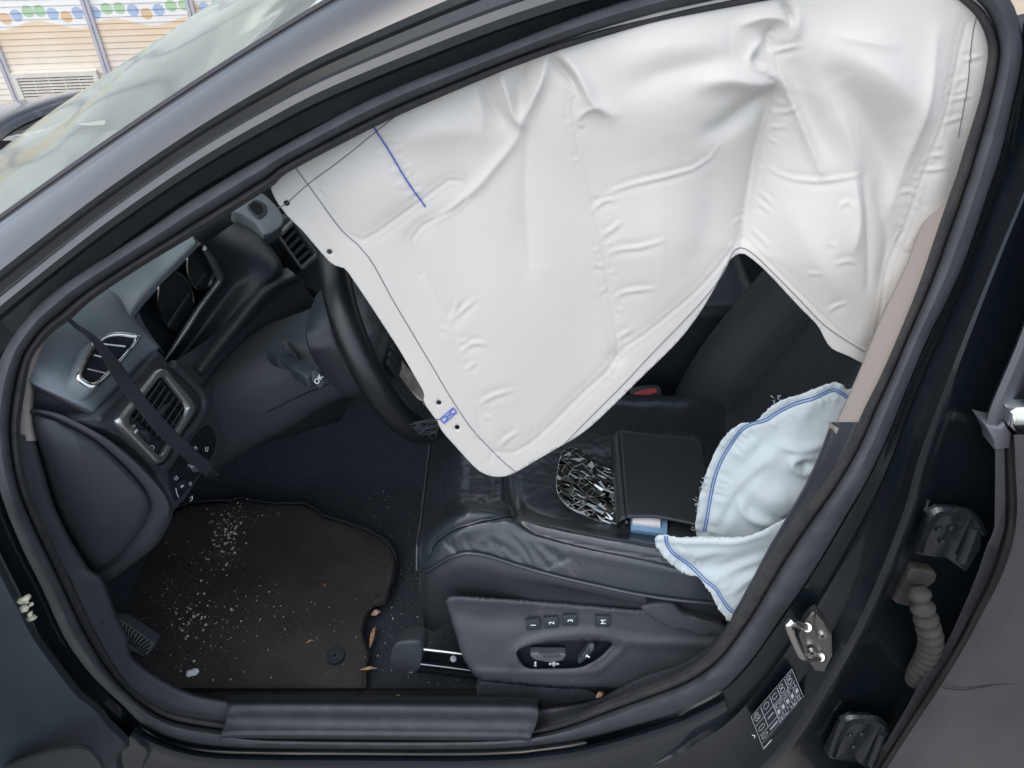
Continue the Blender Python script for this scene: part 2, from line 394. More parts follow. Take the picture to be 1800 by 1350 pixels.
gr = bpy.data.objects.new('vent_grille', None); COL.objects.link(gr); gr.parent = cabin; gr.location = (0, 0, 0)
ga = WL(21, 127); gb = WL(171, 121); gc = WL(40, 188)
gx0, gx1, gz1 = ga[0], gb[0], (ga[1] + gb[1]) / 2 ; gz0 = gz1 - 0.235
fr = 0.022
for nm, x0, x1, z0, z1 in (('frame', gx0, gx1, gz1 - fr, gz1), ('frame', gx0, gx1, gz0, gz0 + fr), ('frame', gx0, gx0 + fr, gz0 + fr, gz1 - fr), ('frame', gx1 - fr, gx1, gz0 + fr, gz1 - fr)):
    lbox(nm, x0, x1, -0.03, 0.0, z0, z1, CREAM, gr)
lbox('grille_backing', gx0 + 0.01, gx1 - 0.01, -0.011, -0.0095, gz0 + 0.01, gz1 - 0.01, SLOT, gr)
ns = 13; st = (gz1 - gz0 - 2 * fr) / ns
sm = None
for i in range(ns):
    z = gz0 + fr + i * st
    if sm is None: s_ = lbox('slat', gx0 + fr, gx1 - fr, -0.026, -0.012, 0, st * 0.6, CREAM, gr); sm = s_.data
    else: s_ = bpy.data.objects.new('slat', sm); COL.objects.link(s_); s_.parent = gr
    s_.location = (0, 0, z)
for k in range(1, 5):
    x = gx0 + fr + (gx1 - gx0 - 2 * fr) * k / 5; lbox('mullion', x - 0.002, x + 0.002, -0.0245, -0.012, gz0 + fr, gz1 - fr, CREAM, gr)

# ------------------------------------------------------------------ the car
car = empty('car', (0, 0, 0), 'black car seen through its open front doorway, with deployed airbags inside', 'car')

# the rubber seal round the doorway: inner and outer edge, traced clockwise from the upper rear corner
SI = [(1735, 83), (1731, 133), (1720, 183), (1697, 260), (1680, 317), (1650, 400), (1620, 487), (1593, 557), (1550, 657), (1520, 717), (1493, 777), (1448, 850), (1405, 905), (1367, 957), (1340, 1003), (1310, 1060),
      (1283, 1100), (1250, 1143), (1200, 1180), (1133, 1207), (1067, 1233), (1000, 1262), (940, 1280), (850, 1288), (650, 1290), (450, 1284), (400, 1268), (367, 1262), (300, 1250), (250, 1223), (217, 1193), (187, 1147),
      (156, 1087), (119, 1009), (89, 946), (61, 887), (48, 850), (38, 800), (36, 745), (46, 675), (55, 633), (72, 606), (92, 583), (122, 561), (167, 522), (250, 467), (333, 417), (403, 374), (478, 326), (510, 300), (660, 222),
      (760, 177), (880, 127), (960, 98), (1060, 68), (1200, 35), (1367, 3), (1500, -15), (1600, -18), (1655, -8), (1690, 10), (1718, 38)]
SO = [(1797, 70), (1795, 117), (1780, 183), (1760, 267), (1733, 350), (1698, 452), (1667, 523), (1633, 590), (1600, 667), (1560, 767), (1522, 847), (1487, 905), (1467, 940), (1433, 997), (1400, 1047), (1367, 1093), (1333, 1143), (1300, 1183),
      (1267, 1213), (1200, 1247), (1100, 1280), (1017, 1302), (950, 1312), (900, 1317), (800, 1320), (600, 1319), (467, 1318), (367, 1314), (300, 1300), (250, 1273), (213, 1237), (178, 1205), (148, 1172), (111, 1117), (74, 1035), (37, 961),
      (7, 887), (-12, 820), (-20, 740), (-14, 680), (0, 633), (20, 595), (56, 548), (111, 500), (194, 447), (278, 392), (333, 354), (460, 278), (660, 170), (860, 90), (960, 50), (1060, 13), (1200, -28), (1367, -62), (1500, -80), (1620, -80), (1720, -50), (1775, 0)]
NS = 360
si = cr(SI, NS, True); so_d = cr(SO, 3000, True)
ix = np.array([int(np.argmin(np.hypot(so_d[:, 0] - p[0], so_d[:, 1] - p[1]))) for p in si], float)
un = np.unwrap(ix / 3000 * 2 * math.pi) / (2 * math.pi) * 3000
ker = np.ones(15) / 15; tot = 3000 * np.sign(un[-1] - un[0])
ext = np.r_[un[-14:] - tot, un, un[:14] + tot]; un = np.convolve(ext, ker, 'same')[14:-14]
so = np.array([so_d[int(round(v)) % 3000] for v in un])
def seal_band(name, prof, m, sel=None, parent=car, sharp=60):
    rows = []
    for t, off in prof:
        q = si + (so - si) * t; rows.append(np.array([US(a, b, off) for a, b in q]))
    A = np.array(rows)
    if sel is None: return obj(name, A.reshape(-1, 3), gridfaces(len(prof), NS, False, True), m, parent, sharp=sharp)
    A = A[:, sel]; return obj(name, A.reshape(-1, 3), gridfaces(len(prof), A.shape[1]), m, parent, sharp=sharp)
seal_band('door_seal', [(0.30, 0.045), (0.33, 0.022), (0.40, 0.008), (0.52, 0.001), (0.66, -0.002), (0.80, 0.003), (0.90, 0.012), (0.97, 0.024), (1.02, 0.045)], RUBBER)
seal_band('inner_seal_lip', [(-0.03, 0.060), (0.0, 0.034), (0.05, 0.020), (0.14, 0.012), (0.24, 0.012), (0.31, 0.020), (0.36, 0.036)], FUZZ)

# --- windscreen pillar and roof rail, in bands from the seal outwards
PX = [-160, -60, 0, 100, 200, 333, 467, 600, 860, 1060, 1300, 1560, 1800]
def band(ys, off): return [US(x, y, o) for x, y, o in zip(PX, ys, off if isinstance(off, (list, tuple)) else [off] * len(PX))]
E8 = [500, 430, 387, 316, 241, 157, 75, -10, -150, -245, -345, -430, -480]
E6 = [612, 535, 486, 412, 332, 247, 160, 96, -14, -82, -150, -205, -235]
E5 = [650, 570, 520, 448, 364, 277, 192, 128, 24, -42, -110, -165, -195]
E4 = [685, 602, 550, 478, 396, 309, 224, 160, 60, -8, -75, -130, -160]
E2 = [800, 700, 640, 512, 443, 354, 274, 203, 95, 18, -45, -75, -60]
_pf = lambda E: list(np.polyval(np.polyfit(np.array(PX) / 1000.0, E, 6), np.array(PX) / 1000.0))
E8, E6, E5, E4, E2 = [_pf(E) for E in (E8, E6, E5, E4, E2)]
def mix(a, b, t): return [x + (y - x) * t for x, y in zip(a, b)]
rows = [band(mix(E2, E4, -0.25), 0.050), band(mix(E2, E4, 0.1), 0.034), band(mix(E2, E4, 0.45), 0.030), band(mix(E2, E4, 0.85), 0.024), band(E4, 0.010), band(mix(E4, E5, 0.5), 0.007), band(E5, 0.009),
        band(mix(E5, E6, 0.2), 0.022), band(mix(E5, E6, 0.75), 0.020), band(mix(E5, E6, 0.95), 0.006), band(E6, -0.004), band(mix(E6, E8, 0.12), -0.006), band(mix(E6, E8, 0.35), 0.000),
        band(mix(E6, E8, 0.6), 0.010), band(mix(E6, E8, 0.85), 0.026), band(E8, 0.040), band(mix(E6, E8, 1.02), 0.060)]
A = np.array([cr_index(np.array(r), 120) for r in rows])
obj('windscreen_pillar', A.reshape(-1, 3), gridfaces(len(rows), 120), PAINT, car, sharp=24)
e8 = cr(rows[-2], 120)
tube('windscreen_rubber', e8 + np.array([0, 0.004, 0.001]), 0.0035, mat('glass_rubber', (0.03, 0.03, 0.035), 0.5), car, seg=6)

# --- windscreen glass: rises from the pillar, crowns and falls away to the far side
gl = bpy.data.materials.new('windscreen_glass'); gl.use_nodes = True; N = gl.node_tree.nodes; L = gl.node_tree.links; N.clear()
o_ = N.new('ShaderNodeOutputMaterial'); tr = N.new('ShaderNodeBsdfTransparent'); tr.inputs[0].default_value = (0.90, 0.96, 0.92, 1)
gs = N.new('ShaderNodeBsdfGlossy'); gs.inputs['Roughness'].default_value = 0.10; gs.inputs[0].default_value = (0.92, 1.0, 0.95, 1)
fr_ = N.new('ShaderNodeFresnel'); fr_.inputs[0].default_value = 1.52; mxs = N.new('ShaderNodeMixShader')
df = N.new('ShaderNodeBsdfDiffuse'); df.inputs[0].default_value = (0.70, 0.78, 0.70, 1)
nzz = N.new('ShaderNodeTexNoise'); nzz.inputs['Scale'].default_value = 40; nzz.inputs['Detail'].default_value = 8
rpz = N.new('ShaderNodeMapRange'); rpz.inputs[1].default_value = 0.4; rpz.inputs[2].default_value = 0.8; rpz.inputs[3].default_value = 0.12; rpz.inputs[4].default_value = 0.17
m2 = N.new('ShaderNodeMixShader')
L.new(nzz.outputs['Fac'], rpz.inputs[0]); L.new(rpz.outputs[0], m2.inputs[0]); L.new(tr.outputs[0], m2.inputs[1]); L.new(df.outputs[0], m2.inputs[2])
L.new(fr_.outputs[0], mxs.inputs[0]); L.new(m2.outputs[0], mxs.inputs[1]); L.new(gs.outputs[0], mxs.inputs[2]); L.new(mxs.outputs[0], o_.inputs[0])
near = cr(rows[-2], 30) + np.array([0, 0.003, -0.002])
sil_px = [(-160, 405), (-60, 340), (0, 302), (110, 227), (170, 170), (240, 123), (333, 63), (400, 13), (480, -45), (600, -130), (860, -280), (1060, -370), (1300, -450), (1560, -520), (1800, -560)]
def far_edge(p):                                           # mirrored on the car's middle line y = 0.90
    k_ = max(0.0, min(1.0, (1.40 - p[2]) / 0.40)); return np.array([p[0] - 0.02 - 0.10 * k_, 1.80 - p[1], p[2] - 0.06 - 0.22 * k_])
gw = []
CEN = 0.90
nearx = near
silh = cr([UY(a, b, 0.46 + 0.00004 * max(0, a)) for a, b in sil_px], 30)
mid = np.array([[a[0] - 0.11 + 0.06 * (i / 29), CEN, max(a[2], b[2]) - 0.012 - 0.02 * (1 - i / 29)] for i, (a, b) in enumerate(zip(near, silh))])
far = np.array([far_edge(p) for p in near]); fars = np.array([far_edge(p) for p in silh])
loft('windscreen', [near, silh, mid, fars, far], gl, car, nu=60, nv=48)
# far windscreen pillar
fp = cr(far, 40); tube('far_pillar', fp, 0.03, PAINT, car, seg=10)

# --- roof skin and headlining
rl = cr(rows[-1], 30)
rf = []
for f_, dz in ((0.0, 0.0), (0.08, 0.02), (0.3, 0.045), (0.5, 0.055), (0.7, 0.045), (0.92, 0.02), (1.0, 0.0)):
    rf.append(np.array([[p[0], p[1] + (1.80 - 2 * p[1]) * f_, p[2] + dz] for p in rl if p[0] > -0.18] + [[1.6, 0.25 + 1.3 * f_, 1.40 + dz], [2.1, 0.3 + 1.2 * f_, 1.25 + dz]]))
loft('roof', rf, PAINT, car, nu=30, nv=20)
loft('headlining', [r - np.array([0, 0, 0.03]) for r in rf], BEIGE, car, nu=30, nv=20)

# --- centre pillar, painted, with its pressed ridges; outwards from the seal
n0 = [k for k in range(NS) if si[k][1] > 60 and si[k][0] > 1180]
pb = np.array([so[k] for k in n0]); pb = pb[np.argsort(pb[:, 1])]; pb = cr(pb[::4], 60)
bx_ridge2 = [(1830, 60), (1822, 180), (1805, 320), (1773, 400), (1700, 580), (1650, 710), (1613, 810), (1588, 900), (1533, 1040), (1487, 1133), (1433, 1220), (1380, 1300), (1335, 1350), (1280, 1410), (1200, 1470), (1110, 1510), (1010, 1530)]
r2 = cr(bx_ridge2, 60)
bx_door = [(1920, 60), (1915, 180), (1900, 320), (1880, 420), (1850, 580), (1830, 710), (1815, 830), (1805, 950), (1780, 1060), (1730, 1180), (1670, 1290), (1620, 1380), (1600, 1440), (1560, 1520), (1400, 1600), (1200, 1650), (1010, 1680)]
r3 = cr(bx_door, 60)
pb = cr(np.vstack([[1800, 40], pb[2:], [1190, 1256], [1100, 1286], [1010, 1308]]), 60)
def brow(a, b, t, off): return [US(*(p + (q - p) * t), off) for p, q in zip(a, b)]
rows_b = [brow(pb, r2, -0.06, 0.045), brow(pb, r2, 0.03, 0.034), brow(pb, r2, 0.16, 0.034), brow(pb, r2, 0.27, 0.030), brow(pb, r2, 0.33, 0.020), brow(pb, r2, 0.42, 0.024), brow(pb, r2, 0.72, 0.024), brow(pb, r2, 0.90, 0.012), brow(pb, r2, 1.0, 0.004),
          brow(r2, r3, 0.05, 0.004), brow(r2, r3, 0.10, 0.018), brow(r2, r3, 0.18, 0.046), brow(r2, r3, 0.55, 0.055), brow(r2, r3, 1.0, 0.065)]
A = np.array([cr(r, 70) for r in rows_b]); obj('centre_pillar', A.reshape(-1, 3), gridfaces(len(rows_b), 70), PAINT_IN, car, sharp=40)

# --- sill, painted, with a rounded bright shoulder
sx = [244, 256, 300, 367, 467, 600, 800, 900, 950, 1017, 1100, 1200, 1270]
sy = [1267, 1277, 1300, 1314, 1318, 1319, 1320, 1317, 1312, 1302, 1280, 1247, 1213]
def srow(dy, off, dz=None):
    return [US(x + (0.25 * dy if x > 950 else (-0.55 * dy if x < 300 else 0)), y + dy, off + 0.036 * min(1, max(0, (x - 1000) / 170.0))) for x, y in zip(sx, sy)]
rows_s = [srow(-14, 0.05), srow(2, 0.034), srow(7, 0.030), srow(10, 0.008), srow(13, -0.006), srow(18, -0.012), srow(24, -0.0135), srow(32, -0.012), srow(40, -0.008), srow(60, -0.006), srow(100, -0.006), srow(160, -0.004), srow(300, 0.0), srow(460, 0.01)]
A = np.array([cr(r, 80) for r in rows_s]); obj('sill', A.reshape(-1, 3), gridfaces(len(rows_s), 80), SILLP, car, sharp=60)

# hinge pillar in front of the doorway
hx = [(-14, 660), (-22, 740), (-14, 820), (7, 887), (37, 961), (74, 1035), (111, 1117), (148, 1172), (185, 1212), (213, 1240), (250, 1273), (300, 1301)]
rows_h = [[US(x + dx, y + dy, off) for x, y in hx] for dx, dy, off in ((12, -6, 0.05), (-3, 2, 0.034), (-12, 6, 0.030), (-26, 12, 0.024), (-34, 16, 0.010), (-70, 30, 0.006), (-160, 60, 0.002), (-320, 90, -0.01))]
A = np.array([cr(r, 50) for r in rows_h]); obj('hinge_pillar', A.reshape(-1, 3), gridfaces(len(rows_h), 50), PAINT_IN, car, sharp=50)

# scuff plate on the sill
sc = []
for px_, dy in ((400, 0), (408, -3), (450, -4), (600, -3), (800, -1), (900, 0), (935, 1), (946, 3)):
    sc.append([US(px_ + 6, 1226 + dy, 0.072) + np.array([0, 0.02, -0.10]), US(px_ + 6, 1226 + dy, 0.072), US(px_, 1232 + dy, 0.052), US(px_, 1240 + dy, 0.026), US(px_, 1252 + dy, 0.016), US(px_ - 3, 1268 + dy, 0.012), US(px_ - 8, 1280 + dy, 0.004), US(px_ - 12, 1290 + dy, -0.006), US(px_ - 14, 1297 + dy, -0.010), US(px_ - 14, 1302 + dy, 0.004), US(px_ - 14, 1304 + dy, 0.02)])
sp_ = loft('scuff_plate', sc, mat('scuffed_plastic', (0.022, 0.026, 0.031), 0.5, 0.45, bump=0.35, bscale=500, var=0.2, vscale=40, dust=0.22, dscale=70, dcol=(0.10, 0.10, 0.10)), car, nu=40, nv=60)
for e in (400, 946):
    pass

# --- rear door beyond the pillar: folded edge, outer skin, window frame, bright strip
fl = [(1748, 770), (1748, 840), (1747, 900), (1746, 930), (1733, 960), (1713, 1017), (1683, 1087), (1657, 1140), (1620, 1193), (1587, 1253), (1540, 1330), (1500, 1390), (1460, 1460)]
sk = [(1782, 764), (1784, 822), (1787, 890), (1782, 940), (1770, 985), (1750, 1033), (1722, 1085), (1700, 1127), (1650, 1210), (1610, 1270), (1560, 1347), (1520, 1410), (1480, 1480)]
fl_ = cr(fl, 50); sk_ = cr(sk, 50)
def drow(t, off, dx=0): return [US(p[0] + (q[0] - p[0]) * t + dx, p[1] + (q[1] - p[1]) * t, off) for p, q in zip(fl_, sk_)]
rear = bpy.data.objects.new('rear_door', None); COL.objects.link(rear); rear.parent = car
A = np.array([drow(0.0, 0.05), drow(0.0, 0.012), drow(0.04, 0.004), drow(0.5, 0.001), drow(0.62, 0.006), drow(0.72, 0.016), drow(0.85, 0.014), drow(0.95, -0.008), drow(1.0, -0.022)])
obj('door_edge', A.reshape(-1, 3), gridfaces(len(A), 50), PAINT_DUSTY, rear, sharp=45)
A = np.array([drow(1.0, -0.022), drow(1.0, -0.027, 1), drow(1.0, -0.029, 6), drow(1.0, -0.032, 60), drow(1.0, -0.036, 200), drow(1.0, -0.04, 500), drow(1.0, -0.02, 1500)])
obj('outer_skin', A.reshape(-1, 3), gridfaces(len(A), 50), PAINT_DUSTY, rear, sharp=45)
wf = [(1880, 330), (1830, 480), (1787, 600), (1742, 707), (1730, 745)]
wf_ = cr(wf, 24)
A = np.array([[US(x + dx, y + dx * 0.12, off) for x, y in wf_] for dx, off in ((-1, 0.06), (0, 0.014), (3, 0.006), (16, 0.001), (30, 0.002), (36, 0.006), (42, 0.022), (52, 0.024), (60, 0.004), (80, -0.002), (160, 0.0))])
obj('window_frame', A.reshape(-1, 3), gridfaces(len(A), 24), mat('frame_black', (0.035, 0.04, 0.048), 0.45, 0.5, coat=0.3, coat_rough=0.2), rear, sharp=45)
plate('corner_cap', [US(*p, -0.004) for p in ((1730, 746), (1758, 752), (1768, 746), (1780, 764), (1778, 790), (1750, 792), (1747, 776))], (0, -1, 0.1), 0.03, mat('cap_plastic', (0.09, 0.09, 0.105), 0.4, coat=0.3), rear, bev=0.004, seg=3)
plate('bright_strip', [US(*p, -0.016) for p in ((1779, 727), (1790, 720), (1860, 716), (1860, 768), (1794, 769), (1777, 752))], (0, -1, 0.1), 0.02, CHROME, rear, bev=0.005, seg=3)
tube('skin_crack', [US(x, y, -0.0335) for x, y in ((1655, 1209), (1690, 1213), (1720, 1209), (1750, 1204), (1800, 1201), (1830, 1199))], 0.0009, mat('crack', (0.012, 0.012, 0.014), 0.8), rear, seg=5, n=24)

# rear door hinges
hm = mat('hinge_paint', (0.006, 0.009, 0.012), 0.35, 0.5, coat=0.5, coat_rough=0.1, dust=0.3, dscale=60, dcol=(0.10, 0.095, 0.09))
def hinge(dx, dy, s=1.0):
    h = bpy.data.objects.new('rear_door_hinge', None); COL.objects.link(h); h.parent = car
    def q(x, y, o): return US(1608 + dx + (x - 1608) * s, 1010 + dy + (y - 1010) * s, o)
    w = [(1607, 968), (1618, 935), (1630, 905), (1642, 893), (1665, 891), (1700, 893), (1716, 903), (1728, 920), (1738, 938)]
    i = [(1622, 974), (1632, 945), (1646, 918), (1658, 908), (1675, 907), (1695, 910), (1705, 918), (1716, 933), (1724, 944)]
    A = np.array([[q(x, y, 0.045) for x, y in w], [q(x, y, 0.012) for x, y in w], [q(x, y, 0.006) for x, y in [((a[0] + b[0]) / 2, (a[1] + b[1]) / 2) for a, b in zip(w, i)]], [q(x, y, 0.012) for x, y in i], [q(x, y, 0.045) for x, y in i]])
    A = np.array([cr(r, 36) for r in A]); obj('hinge_strap', A.reshape(-1, 3), gridfaces(5, 36), hm, h, sharp=60)
    plate('hinge_leaf', [q(*p, 0.022) for p in ((1640, 915), (1660, 906), (1700, 908), (1668, 984), (1610, 975))], (0.2, -1, 0), 0.02, hm, h, bev=0.003)
    plate('hinge_block', [q(*p, 0.010) for p in ((1706, 914), (1728, 945), (1726, 965), (1700, 1008), (1668, 985))], (0.4, -1, 0), 0.03, hm, h, bev=0.004)
    for (x, y) in ((1650, 930), (1672, 928), (1656, 952)): box('bolt', q(x, y, 0.020), 0.008, 0.006, 0.008, hm, h, bev=0.002)
    tube('hinge_pin', [q(1712, 925, 0.002), q(1700, 960, 0.002), q(1690, 985, 0.002)], 0.007, hm, h, seg=10, n=8)
hinge(0, 0); hinge(-152, 356, 0.92)

# ribbed rubber boot between pillar and rear door
bt = bpy.data.objects.new('wiring_boot', None); COL.objects.link(bt); bt.parent = car
bm_ = mat('dusty_boot_rubber', (0.034, 0.032, 0.030), 0.8, 0.3, bump=0.3, bscale=500, var=0.2, vscale=60)
plate('boot_flange', [US(*p, 0.030) for p in ((1601, 1003), (1610, 1000), (1642, 1005), (1648, 1011), (1645, 1024), (1622, 1040), (1600, 1068), (1576, 1062), (1571, 1057), (1590, 1022))], (0, -1, 0.2), 0.016, bm_, bt, bev=0.004, seg=3)
path = cr([US(1612, 1030, 0.014), US(1617, 1050, 0.004), US(1624, 1075, -0.002), US(1631, 1100, -0.004), US(1636, 1122, 0.0), US(1634, 1142, 0.008), US(1626, 1162, 0.018), US(1614, 1182, 0.03), US(1608, 1196, 0.045)], 150)
rr = np.array([0.0095 + 0.0066 * (0.5 - 0.5 * math.cos(2 * math.pi * 13 * i / 149)) ** 0.8 + 0.002 * math.sin(math.pi * i / 149) for i in range(150)])
rr[:8] *= 1.0
tube('ribbed_sleeve', path, rr, bm_, bt, seg=28, sharp=80)

# door striker
STEEL_D = mat('plate_steel', (0.30, 0.29, 0.275), 0.36, metal=1.0, bump=0.15, bscale=150)
st_ = bpy.data.objects.new('door_striker', None); COL.objects.link(st_); st_.parent = car
plate('base_plate', [US(*p, 0.006) for p in ((1436, 1075), (1450, 1094), (1463, 1117), (1464, 1153), (1450, 1182), (1432, 1180), (1418, 1157), (1404, 1118), (1416, 1093), (1428, 1079))], (0, -1, 0), 0.012, STEEL_D, st_, bev=0.0025, seg=3)
plate('raised_rib', [US(*p, 0.000) for p in ((1434, 1078), (1448, 1094), (1460, 1117), (1461, 1150), (1452, 1146), (1441, 1132), (1437, 1118), (1432, 1095))], (0, -1, 0), 0.008, STEEL_D, st_, bev=0.002, seg=3)
tube('loop', [US(1420, 1103, 0.006), US(1410, 1101, -0.014), US(1397, 1096, -0.028), US(1389, 1094, -0.033), US(1386, 1102, -0.034), US(1394, 1122, -0.034), US(1406, 1148, -0.032), US(1413, 1155, -0.028), US(1425, 1157, -0.014), US(1446, 1156, 0.004)], 0.0052, STEEL, st_, seg=12, n=48)
for x, y in ((1419, 1103), (1442, 1155)): tube('collar', [US(x, y, 0.0), US(x + 3, y, 0.004)], 0.0065, STEEL, st_, seg=12)
for x, y in ((1446, 1119), (1428, 1149)):
    c = US(x, y, -0.003); tube('screw', [c, c + np.array([0, 0.006, 0])], 0.0062, STEEL, st_, seg=14)
    c2 = c + np.array([0, -0.001, 0]); tube('screw_socket', [c2, c2 + np.array([0, 0.002, 0])], 0.003, PLASTIC_D, st_, seg=6)

# tyre pressure label on the pillar foot
LAB = [np.array(p, float) for p in ((1320, 1260), (1392, 1175), (1417, 1236), (1343, 1320))]      # left, top, right, bottom corners
def lq(u, v, lift=0.0):
    p = (LAB[0] * (1 - u) + LAB[1] * u) * (1 - v) + (LAB[3] * (1 - u) + LAB[2] * u) * v
    return p
def lp(u, v, lift): p = lq(u, v); return US(p[0], p[1], 0.014 - lift)
lab = bpy.data.objects.new('pressure_label', None); COL.objects.link(lab); lab.parent = car
A = [lp(u / 6, v / 6, 0.0) for v in range(7) for u in range(7)]
ls = obj('label_sheet', A, gridfaces(7, 7), mat('label_black', (0.008, 0.011, 0.015), 0.4), lab)
mod(ls, 'SOLIDIFY', thickness=0.0006)
def lrect(u0, v0, u1, v1, lift=0.0009):
    n = 4; V = []; 
    for j in range(2):
        for i in range(n + 1): V.append(lp(u0 + (u1 - u0) * i / n, v0 + (v1 - v0) * j, lift))
    return V, gridfaces(2, n + 1)
Rr = []; GREYP = mat('label_grey', (0.36, 0.37, 0.38), 0.5)
t_ = 0.008
for a in ((0, 0, 1, t_), (0, 1 - t_, 1, 1), (0, 0, t_, 1), (1 - t_, 0, 1, 1)): Rr.append(lrect(*a))
for u0, v0, u1, v1 in ((0.02, 0.30, 0.97, 0.312), (0.22, 0.04, 0.23, 0.62), (0.44, 0.04, 0.45, 0.80), (0.62, 0.04, 0.63, 0.30), (0.80, 0.04, 0.81, 0.30), (0.02, 0.60, 0.44, 0.612), (0.02, 0.80, 0.97, 0.806),
                       (0.44, 0.47, 0.97, 0.476), (0.44, 0.63, 0.97, 0.636), (0.55, 0.30, 0.555, 0.8), (0.66, 0.30, 0.665, 0.8), (0.77, 0.30, 0.775, 0.8), (0.88, 0.30, 0.885, 0.8)): Rr.append(lrect(u0, v0, u1, v1))
for u0 in (0.46, 0.565, 0.675, 0.785, 0.895): Rr.append(lrect(u0 + 0.01, 0.50, u0 + 0.065, 0.60))
Rr.append(lrect(0.02, 0.93, 0.20, 0.965)); Rr.append(lrect(0.84, 0.90, 0.94, 0.925))
rg = random.Random(3)
for c in range(5):                                          # rows of small figures
    for rr0 in (0.34, 0.40, 0.52 + 0.15, 0.72, 0.76):
        u0 = 0.457 + c * 0.108
        for k in range(4): 
            if rg.random() < 0.8: Rr.append(lrect(u0 + k * 0.02, rr0, u0 + k * 0.02 + 0.011, rr0 + 0.035))
for k in range(7): Rr.append(lrect(0.27 + k * 0.02, 0.42, 0.283 + k * 0.02, 0.46))
for k in range(9): Rr.append(lrect(0.24 + k * 0.02, 0.68, 0.252 + k * 0.02, 0.74))
V, F = merge(Rr); obj('label_print', V, F, GREYP, lab, smooth=False)
def sym(name, c, r, n, a0, a1, lift=0.001, w=0.00042):
    tube(name, [lp(c[0] + r[0] * math.cos(a0 + (a1 - a0) * i / n), c[1] + r[1] * math.sin(a0 + (a1 - a0) * i / n), lift) for i in range(n + 1)], w, GREYP, lab, seg=4)
sym('tyre_symbol', (0.11, 0.14), (0.07, 0.09), 12, 0.6, 5.4); sym('tyre_symbol', (0.11, 0.14), (0.035, 0.05), 10, 0, 6.28)
sym('car_symbol', (0.11, 0.46), (0.07, 0.05), 12, 0, 6.28); sym('car_symbol', (0.11, 0.70), (0.07, 0.04), 12, 0, 6.28)
sym('fuel_symbol', (0.33, 0.14), (0.06, 0.07), 10, 0, 6.28); sym('spare_symbol', (0.53, 0.15), (0.05, 0.06), 10, 0.5, 6.0)
for u in (0.70, 0.88): sym('load_symbol', (u, 0.21), (0.05, 0.05), 12, 0, 6.28); sym('load_symbol', (u, 0.10), (0.04, 0.04), 12, 0, 6.28)
for p in ([(1322, 1292), (1327, 1293), (1326, 1297)],): tube('printed_mark', [US(a, b, 0.0135) for a, b in p], 0.0007, WHITE, lab, seg=4)

# front door, swung open: lower corner of its lining with the pocket
fd = bpy.data.objects.new('front_door', None); COL.objects.link(fd); fd.parent = car
DL = mat('door_lining', (0.034, 0.045, 0.052), 0.6, 0.4, bump=0.4, bscale=900, var=0.08)
ed = [(-60, 880), (-20, 945), (0, 994), (30, 1054), (63, 1117), (111, 1183), (141, 1220), (174, 1246), (190, 1268), (227, 1307), (207, 1327), (213, 1350), (222, 1420)]
ed_ = cr(ed, 40)
def erow(dx, dy, y0): return [UY(x + dx, y + dy, y0 - 0.06 * i / 39) for i, (x, y) in enumerate(ed_)]
A = np.array([erow(4, -4, 0.01), erow(0, 0, -0.035), erow(-6, 4, -0.045), erow(-30, 20, -0.055), erow(-90, 50, -0.085), erow(-220, 90, -0.15), erow(-420, 160, -0.22)])
obj('lining', A.reshape(-1, 3), gridfaces(len(A), 40), DL, fd, sharp=50)
pk = [(-40, 1362), (0, 1347), (40, 1333), (90, 1318), (130, 1311), (155, 1312), (170, 1326), (185, 1352), (190, 1400)]
pk_ = cr(pk, 30)
A = np.array([[UY(x + dx, y + dy, y0) for x, y in pk_] for dx, dy, y0 in ((0, -3, -0.15), (0, 0, -0.172), (-3, 6, -0.178), (-6, 14, -0.174), (-20, 90, -0.18))])
obj('pocket_cloth', A.reshape(-1, 3), gridfaces(len(A), 30), mat('ribbed_cloth', (0.042, 0.046, 0.052), 0.85, 0.2, bump=1.0, bscale=260, btype='weave', sheen=0.3), fd, sharp=50)
rg = random.Random(11); lst = []
for k in range(9):
    p = UY(44 + rg.uniform(-12, 12), 1066 + rg.uniform(-20, 20), -0.055); lst.append(ico_raw(p, rg.uniform(0.003, 0.008), rg))
V, F = merge(lst); obj('torn_connector', V, F, mat('torn_plastic', (0.35, 0.34, 0.28), 0.45, col2=(0.6, 0.58, 0.42), vscale=120), fd, smooth=False)

# bonnet, cowl and wiper beyond the windscreen
def bon(px, py, z): return UZ(px, py, z)
rows_bn = [[np.array([x, y, z - 0.30 * ((y - 0.9) / 0.9) ** 2]) for y in np.linspace(0.12, 1.68, 20)] for x, z in ((-1.03, 0.985), (-1.04, 0.995), (-1.08, 1.000), (-1.3, 0.965), (-1.7, 0.90), (-2.0, 0.82), (-2.15, 0.70))]
rows_bn = [[p + np.array([0.20 * abs(p[1] - 0.9), 0, 0]) for p in r] for r in rows_bn]
loft('bonnet', rows_bn, mat('bonnet_paint', (0.012, 0.016, 0.022), 0.3, coat=1.0, coat_rough=0.06, dust=0.5, dscale=20, dcol=(0.2, 0.19, 0.17)), car, nu=40, nv=40, thick=0.012)
loft('cowl', [[np.array([x, y, z]) for y in np.linspace(0.15, 1.15, 8)] for x, z in ((-1.06, 0.92), (-0.98, 0.91), (-0.92, 0.92))], PLASTIC_D, car, nu=16, nv=8)
wpth = [UZ(-60, 305, 1.0), UZ(0, 275, 1.01), UZ(40, 252, 1.012), UZ(78, 234, 1.01), UZ(110, 215, 1.0)]
tube('wiper_arm', wpth, [0.012, 0.012, 0.009, 0.006], mat('wiper_grey', (0.10, 0.10, 0.12), 0.45), car, seg=8, n=20, squash=0.5)
